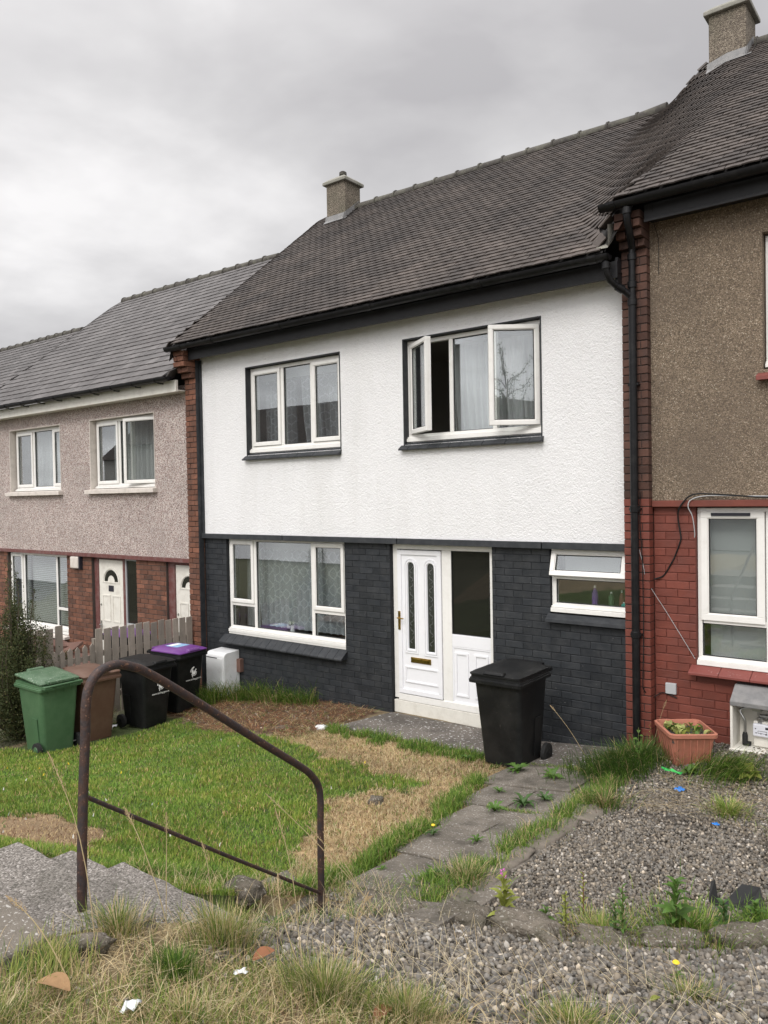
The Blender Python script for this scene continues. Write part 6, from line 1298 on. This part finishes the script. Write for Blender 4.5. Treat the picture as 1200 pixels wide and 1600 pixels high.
b = MB(); b.box(x0 + .16, x0 + .24, y1 - .13, y1 - .07, .385, .425); b.tube([(x0 + .215, y1 - .12, .39), (x0 + .215, y1 - .12, .35)], .012, 10); b.tube([(x0 + .21, y1 - .1, .345), (x1 - .05, y1 - .1, .345)], .018, 10); b.tube([(x0 + .23, y1 - .12, .33), (x0 + .23, y1 - .12, .27)], .028, 14); b.tube([(x0 + .45, y1 - .12, .37), (x0 + .45, y1 - .06, .37)], .045, 16); b.build('regulator', 'steel', MC, bevel=.002)
b = MB(); b.box(x0 + .17, x1 - .04, y1 - .14, y1 - .03, .055, .30); b.build('meter_body', 'cream_paint', MC, bevel=.012)
b = MB(); b.box(x0 + .175, x1 - .05, y1 - .185, y1 - .142, .165, .285); mt = b.build('meter_front', 'meter_white', MC, bevel=.012)
yy = y1 - .186
b = MB(); b.box(x0 + .285, x0 + .355, yy - .001, yy + .001, .242, .262); b.box(x0 + .195, x0 + .205, yy - .001, yy + .001, .235, .245); b.box(x0 + .20, x0 + .21, yy - .001, yy + .001, .195, .205); b.box(x0 + .285, x0 + .30, yy - .001, yy + .001, .19, .20); b.box(x0 + .31, x0 + .32, yy - .001, yy + .001, .188, .198); b.ring(x0 + .22, x0 + .30, .198, .222, yy - .001, yy + .001, .003); b.box(x0 + .245, x0 + .25, yy - .001, yy + .001, .19, .205); b.build('meter_print', 'ink', mt)
MB().box(x0 + .38, x0 + .48, yy - .001, yy + .001, .175, .228).build('meter_label', 'yellow_label', mt)
MB().box(-2.592, -2.484, 8.005, 8.04, .41, .522).build('junction_box', 'grey_plastic', RH, bevel=.006)
def cable(pts, r, label, mat='black_plastic', name='cable'):
    o = MB().tube(smooth_path(pts, 5), r, 7).build(name, mat, None, smooth=True); return tag(o, label, 'cable')
yc_ = 7.985; yw = 8.028
cable([(-.6, 7.955, 2.43), (-1.1, 7.955, 2.422), (-1.609, 7.955, 2.425), (-1.951, 7.955, 2.452), (-2.221, 7.955, 2.468), (-2.314, 7.95, 2.446), (-2.364, 7.95, 2.402), (-2.422, 7.955, 2.318), (-2.448, 8.01, 2.208), (-2.43, yw, 2.058), (-2.431, yw, 1.993), (-2.49, yw, 1.828), (-2.542, yw, 1.728), (-2.608, yw, 1.626), (-2.69, 8.0, 1.589)], .008, 'thick black cable running along the lintel and looping down the red wall')
cable([(-.6, 7.96, 2.45), (-1.3, 7.957, 2.436), (-1.8, 7.957, 2.44), (-2.15, 7.957, 2.447), (-2.30, 7.95, 2.41), (-2.33, 7.95, 2.337), (-2.30, 7.98, 2.247), (-2.29, 8.02, 2.093), (-2.30, 8.05, 2.0)], .005, 'thinner grey cable bending down beside the window frame', 'grey_plastic')
cable([(-2.80, 7.875, 1.90), (-2.76, 7.88, 1.72), (-2.74, 7.93, 1.566), (-2.579, 8.01, 1.264), (-2.40, 8.02, .97), (-2.30, 8.03, .80)], .0028, 'thin pale wire slanting down across the red wall', 'grey_plastic')
cable([(-2.785, 7.87, 2.5), (-2.79, 7.87, 2.2), (-2.78, 7.87, 2.0), (-2.765, 7.87, 1.6), (-2.765, 7.87, 1.0), (-2.775, 7.87, .567), (-2.77, 7.88, .45), (-2.715, 7.97, .362), (-2.65, 8.02, .40), (-2.60, 8.02, .41), (-2.48, 8.025, .375)], .005, 'black cable dropping beside the rainwater pipe to the grey box')
cable([(-2.588, 7.75, 5.36), (-2.60, 7.80, 5.2), (-2.606, 7.97, 5.05), (-2.613, 7.985, 4.72)], .003, 'short wire hanging from the right-hand gutter over the pebbledash')

# ------------------------------------------------------------------ plant pot
PP = thing('plant_pot', 'square terracotta plastic plant pot with yellowing leaves by the red wall', 'plant pot', (-2.22, 7.42, gz(-2.22, 7.42) - .01), R_(36))
b = MB(); n0 = 5
rings = [rrect(.30, .34, .03, 0), rrect(.36, .41, .04, .16), rrect(.405, .46, .045, .285), rrect(.415, .47, .045, .29), rrect(.44, .495, .05, .292), rrect(.445, .50, .05, .325), rrect(.425, .48, .05, .332), rrect(.40, .455, .045, .33), rrect(.39, .44, .045, .27)]
b.loft(rings); pot = b.build('pot', 'terracotta', PP, smooth=True, local=True, auto=35)
b = MB()
for k in range(6): x = -.15 + k * .06; b.prismx([(-.208, .03), (-.168, .03), (-.225, .27), (-.232, .27)], x - .004, x + .004)
for k in range(6):
    y = -.18 + k * .07; b.prism([(-.150, .03), (-.158, .03), (-.208, .27), (-.200, .27)], y - .004, y + .004)
b.build('rib', 'terracotta', pot, local=True)
b = MB(); b.box(-.19, .19, -.215, .215, .24, .275); b.build('compost', 'room_dark', PP, local=True)
lf = {}
for k in range(60):
    m_ = random.choice(['leaf_pale', 'leaf_pale', 'leaf_yellow', 'leaf_green'])
    me = _lm.get((m_, False, .5)) or _lm.setdefault((m_, False, .5), leaf_mesh(1, .5, mat=m_)); o = bpy.data.objects.new('leaf', me); COL.objects.link(o); o.parent = PP
    o.location = (random.uniform(-.15, .15), random.uniform(-.18, .18), .28); o.rotation_euler = (random.uniform(.2, 1.2), 0, random.uniform(0, 6.28)); s_ = random.uniform(.05, .10); o.scale = (s_, s_, s_)

# ------------------------------------------------------------------ indoors, just behind the panes
curtain('net_curtain', 'white net curtain with ogee pattern across the middle and right of the living room window', 'curtain', -8.86, -6.98, .50, 1.80, 8.36, 'net_ogee', folds=15, amp=.028, seed=1)
curtain('net_curtain', 'narrow piece of the net curtain drawn aside in the left light', 'curtain', -9.12, -8.84, .50, 1.80, 8.38, 'net_ogee', folds=4, amp=.03, seed=2, gather=(1, .45))
curtain('side_curtain', 'grey side curtain at the left of the living room window', 'curtain', -9.40, -9.24, .45, 1.85, 8.45, 'net_plain', folds=4, amp=.03, seed=3)
MB().box(-8.85, -6.98, 8.33, 8.345, 1.70, 1.87).build('x', 'net_plain').name = 'pelmet_valance'
tag(bpy.data.objects['pelmet_valance'], 'plain pelmet strip at the top of the living room window', 'pelmet')
curtain('patterned_curtain', 'grey patterned curtain behind the right and middle lights of the left upper window', 'curtain', -8.1, -6.98, 3.2, 4.3, 8.40, 'net_grey', folds=10, amp=.04, seed=4, gather=(1, .12))
curtain('net_curtain', 'plain net curtain behind the left light of the left upper window', 'curtain', -8.82, -8.18, 3.2, 4.35, 8.40, 'net_grey', folds=7, amp=.03, seed=5)
curtain('net_curtain', 'sheer curtain gathered across the middle light of the right upper window', 'curtain', -5.32, -4.35, 3.2, 4.40, 8.36, 'net_plain', folds=10, amp=.05, seed=6, gather=(1, .08))
curtain('net_curtain', 'sheer curtain hanging behind the wide open right sash', 'curtain', -4.62, -4.02, 3.2, 4.40, 8.34, 'net_plain', folds=7, amp=.035, seed=7, gather=(1, .15))
MB().box(-8.85, -6.98, 8.33, 8.345, 4.30, 4.46).build('x', 'blind_cloth').name = 'blind_rolled'; tag(bpy.data.objects['blind_rolled'], 'rolled pale blind at the top of the left upper window', 'blind')
curtain('net_curtain', 'plain net behind the nearer upper window of the left house', 'curtain', -13.0, -11.3, 2.7, 3.95, 8.4, 'net_plain', folds=12, amp=.03, seed=8)
curtain('net_curtain', 'plain net behind the farther upper window of the left house', 'curtain', -16.1, -14.3, 2.7, 3.95, 8.4, 'net_plain', folds=12, amp=.03, seed=9)
VB = thing('slatted_blind', 'white slatted blind filling the large window of the left house', 'blind', (-15.3, 8.3, -.03))
b = MB()
for k in range(36):
    z = .02 + k * .0385; b.add([(-15.93, 8.27, z - .012), (-14.22, 8.27, z - .012), (-14.22, 8.295, z + .012), (-15.93, 8.295, z + .012)], [(0, 1, 2, 3)]); b.add([(-16.46, 8.27, z - .012), (-16.0, 8.27, z - .012), (-16.0, 8.295, z + .012), (-16.46, 8.295, z + .012)], [(0, 1, 2, 3)])
o = b.build('slats', 'blind_cloth', VB); o['kind'] = 'stuff'
MB().box(-16.46, -14.22, 8.26, 8.30, 1.39, 1.42).build('head_rail', 'upvc', VB)
RB = MB().box(-2.20, .14, 8.24, 8.25, .80, 2.29).build('roller_blind', 'blind_cloth'); tag(RB, 'plain pale blind filling the ground floor window of the right house', 'blind')
RB2 = MB().box(-1.55, .18, 8.24, 8.25, 3.75, 4.87).build('roller_blind', 'blind_cloth'); tag(RB2, 'pale blind in the upper window at the right edge', 'blind')
KB = MB().box(-3.80, -3.02, 8.26, 8.27, 1.60, 1.84).build('roller_blind', 'blind_cloth'); tag(KB, 'half lowered pale blind behind the open kitchen sash', 'blind')
def bottle(x, y, z, h, r, mat, label, cap='print_white'):
    e_ = thing('bottle', label, 'bottle', (x, y, z)); MB().tube([(x, y, z), (x, y, z + .01), (x, y, z + h * .7), (x, y, z + h * .85), (x, y, z + h * .9)], [r * .9, r, r, r * .5, r * .35], 14).build('bottle_body', mat, e_, smooth=True); MB().tube([(x, y, z + h * .9), (x, y, z + h)], r * .4, 10).build('cap', cap, e_); return e_
MB().box(-3.86, -3.0, 8.13, 8.30, 1.16, 1.20).build('inner_sill', 'upvc', WH)
bottle(-3.42, 8.20, 1.20, .26, .035, 'violet', 'violet bottle on the kitchen window sill'); bottle(-3.12, 8.22, 1.20, .22, .03, 'red_tile', 'dark red bottle at the right of the kitchen sill'); bottle(-3.24, 8.22, 1.20, .20, .03, 'green_plastic', 'green bottle in the middle of the kitchen sill'); bottle(-3.08, 8.17, 1.20, .10, .028, 'turquoise', 'small turquoise pot on the kitchen sill')
MB().box(-9.38, -7.0, 8.13, 8.30, .41, .45).build('inner_sill', 'upvc', WH)
FL = thing('flower_vase', 'white flowers in a small vase on the living room sill', 'flowers', (-8.2, 8.24, .45)); MB().tube([(-8.2, 8.24, .45), (-8.2, 8.24, .50), (-8.2, 8.24, .55)], [.03, .035, .022], 12).build('vase', 'print_white', FL, smooth=True)
for k in range(9):
    a = k * .7; p = (-8.2 + .06 * math.cos(a) * (k % 3) / 2, 8.22 + .03 * math.sin(a), .60 + .03 * math.sin(k * 2.1)); f_ = MB()
    for q in range(6): aa = q * 1.05; f_.add([p, (p[0] + .028 * math.cos(aa), p[1] - .012, p[2] + .028 * math.sin(aa)), (p[0] + .028 * math.cos(aa + .8), p[1] - .008, p[2] + .028 * math.sin(aa + .8))], [(0, 1, 2)])
    f_.build('flower', 'flower_white' if k % 3 else 'leaf_green', FL)

# ------------------------------------------------------------------ litter and leaves
def crumple(x, y, sx, sy, mat, label, cat, seed, h=.015, name='wrapper', lift=.02):
    r = random.Random(seed); n = 5
    if name == 'fallen_leaf':
        me = leaf_mesh(max(sx, sy) * 1.25, min(sx, sy) * 1.1, mat=mat, curl=.12); me.transform(Matrix.Rotation(r.uniform(-.2, .35), 4, 'X') @ Matrix.Rotation(r.uniform(0, 6), 4, 'Z')); o = bpy.data.objects.new(name, me); COL.objects.link(o); o.location = (x, y, gz(x, y) + lift); return tag(o, label, cat)
    V, F_ = [], []
    for j in range(n):
        for i in range(n): V.append(((i / (n - 1) - .5) * sx * r.uniform(.8, 1.1), (j / (n - 1) - .5) * sy * r.uniform(.8, 1.1), r.uniform(0, h)))
    for j in range(n - 1):
        for i in range(n - 1): a = j * n + i; F_.append((a, a + 1, a + n + 1, a + n))
    m_ = MB(); m_.X = Matrix.Translation((x, y, gz(x, y) + lift)) @ Matrix.Rotation(r.uniform(0, 3), 4, 'Z'); m_.add(V, F_); o = m_.build(name, mat, None, smooth=True); so_ = o.modifiers.new('s', 'SOLIDIFY'); so_.thickness = .001; return tag(o, label, cat)
crumple(-2.41, 1.23, .075, .10, 'dry_leaf', 'large pale brown fallen leaf at the lower left', 'leaf', 1, .02, 'fallen_leaf', .05); crumple(-2.21, 1.97, .07, .05, 'orange_leaf', 'orange brown fallen leaf in the straw', 'leaf', 2, .02, 'fallen_leaf', .04); crumple(-1.66, 2.12, .09, .05, 'orange_leaf', 'curled dark orange leaf at the bottom edge', 'leaf', 3, .04, 'fallen_leaf', .04)
crumple(-2.13, 1.39, .07, .05, 'paper', 'crumpled white tissue at the bottom edge', 'litter', 4, .03, 'tissue', .03); crumple(-2.14, 1.85, .05, .035, 'paper', 'small pale blue wrapper in the straw', 'litter', 5, .01, 'wrapper', .035)
crumple(-1.99, 6.50, .09, .07, 'blue_plastic', 'bright blue crumpled wrapper on the gravel by the pot', 'litter', 6, .03, 'wrapper', .02); crumple(-1.55, 5.88, .05, .04, 'blue_plastic', 'tiny blue scrap farther right on the gravel', 'litter', 7, .01, 'wrapper', .02); crumple(-2.18, 6.89, .20, .045, 'bright_green', 'bright green plastic strip below the plant pot', 'litter', 8, .03, 'plastic_strip', .05)
crumple(-9.42, 5.95, .12, .10, 'paper', 'crumpled pale bag at the foot of the brown bin', 'litter', 9, .09, 'plastic_bag', .04); crumple(-1.02, 3.05, .04, .022, 'leaf_yellow', 'small yellow leaf on the near gravel', 'leaf', 10, .01, 'fallen_leaf', .03)
BP = thing('broken_plastic', 'bent piece of black plastic lying on the gravel at right', 'plastic', (-1.10, 4.72, gz(-1.1, 4.72)))
b = MB(); z = gz(-1.1, 4.72) + .01
b.add([(-1.20, 4.66, z), (-1.06, 4.60, z + .01), (-.98, 4.70, z + .05), (-1.02, 4.80, z + .10), (-1.12, 4.80, z + .09), (-1.10, 4.70, z + .03)], [(0, 1, 5), (1, 2, 3), (1, 3, 5), (5, 3, 4), (0, 5, 4)]); o = b.build('sheet', 'black_plastic', BP); so_ = o.modifiers.new('s', 'SOLIDIFY'); so_.thickness = .003
b = MB(); b.add([(-1.27, 4.66, z), (-1.20, 4.62, z), (-1.25, 4.72, z + .11), (-1.27, 4.71, z + .10)], [(0, 1, 2, 3)]); o = b.build('flap', 'black_plastic', BP); so_ = o.modifiers.new('s', 'SOLIDIFY'); so_.thickness = .003
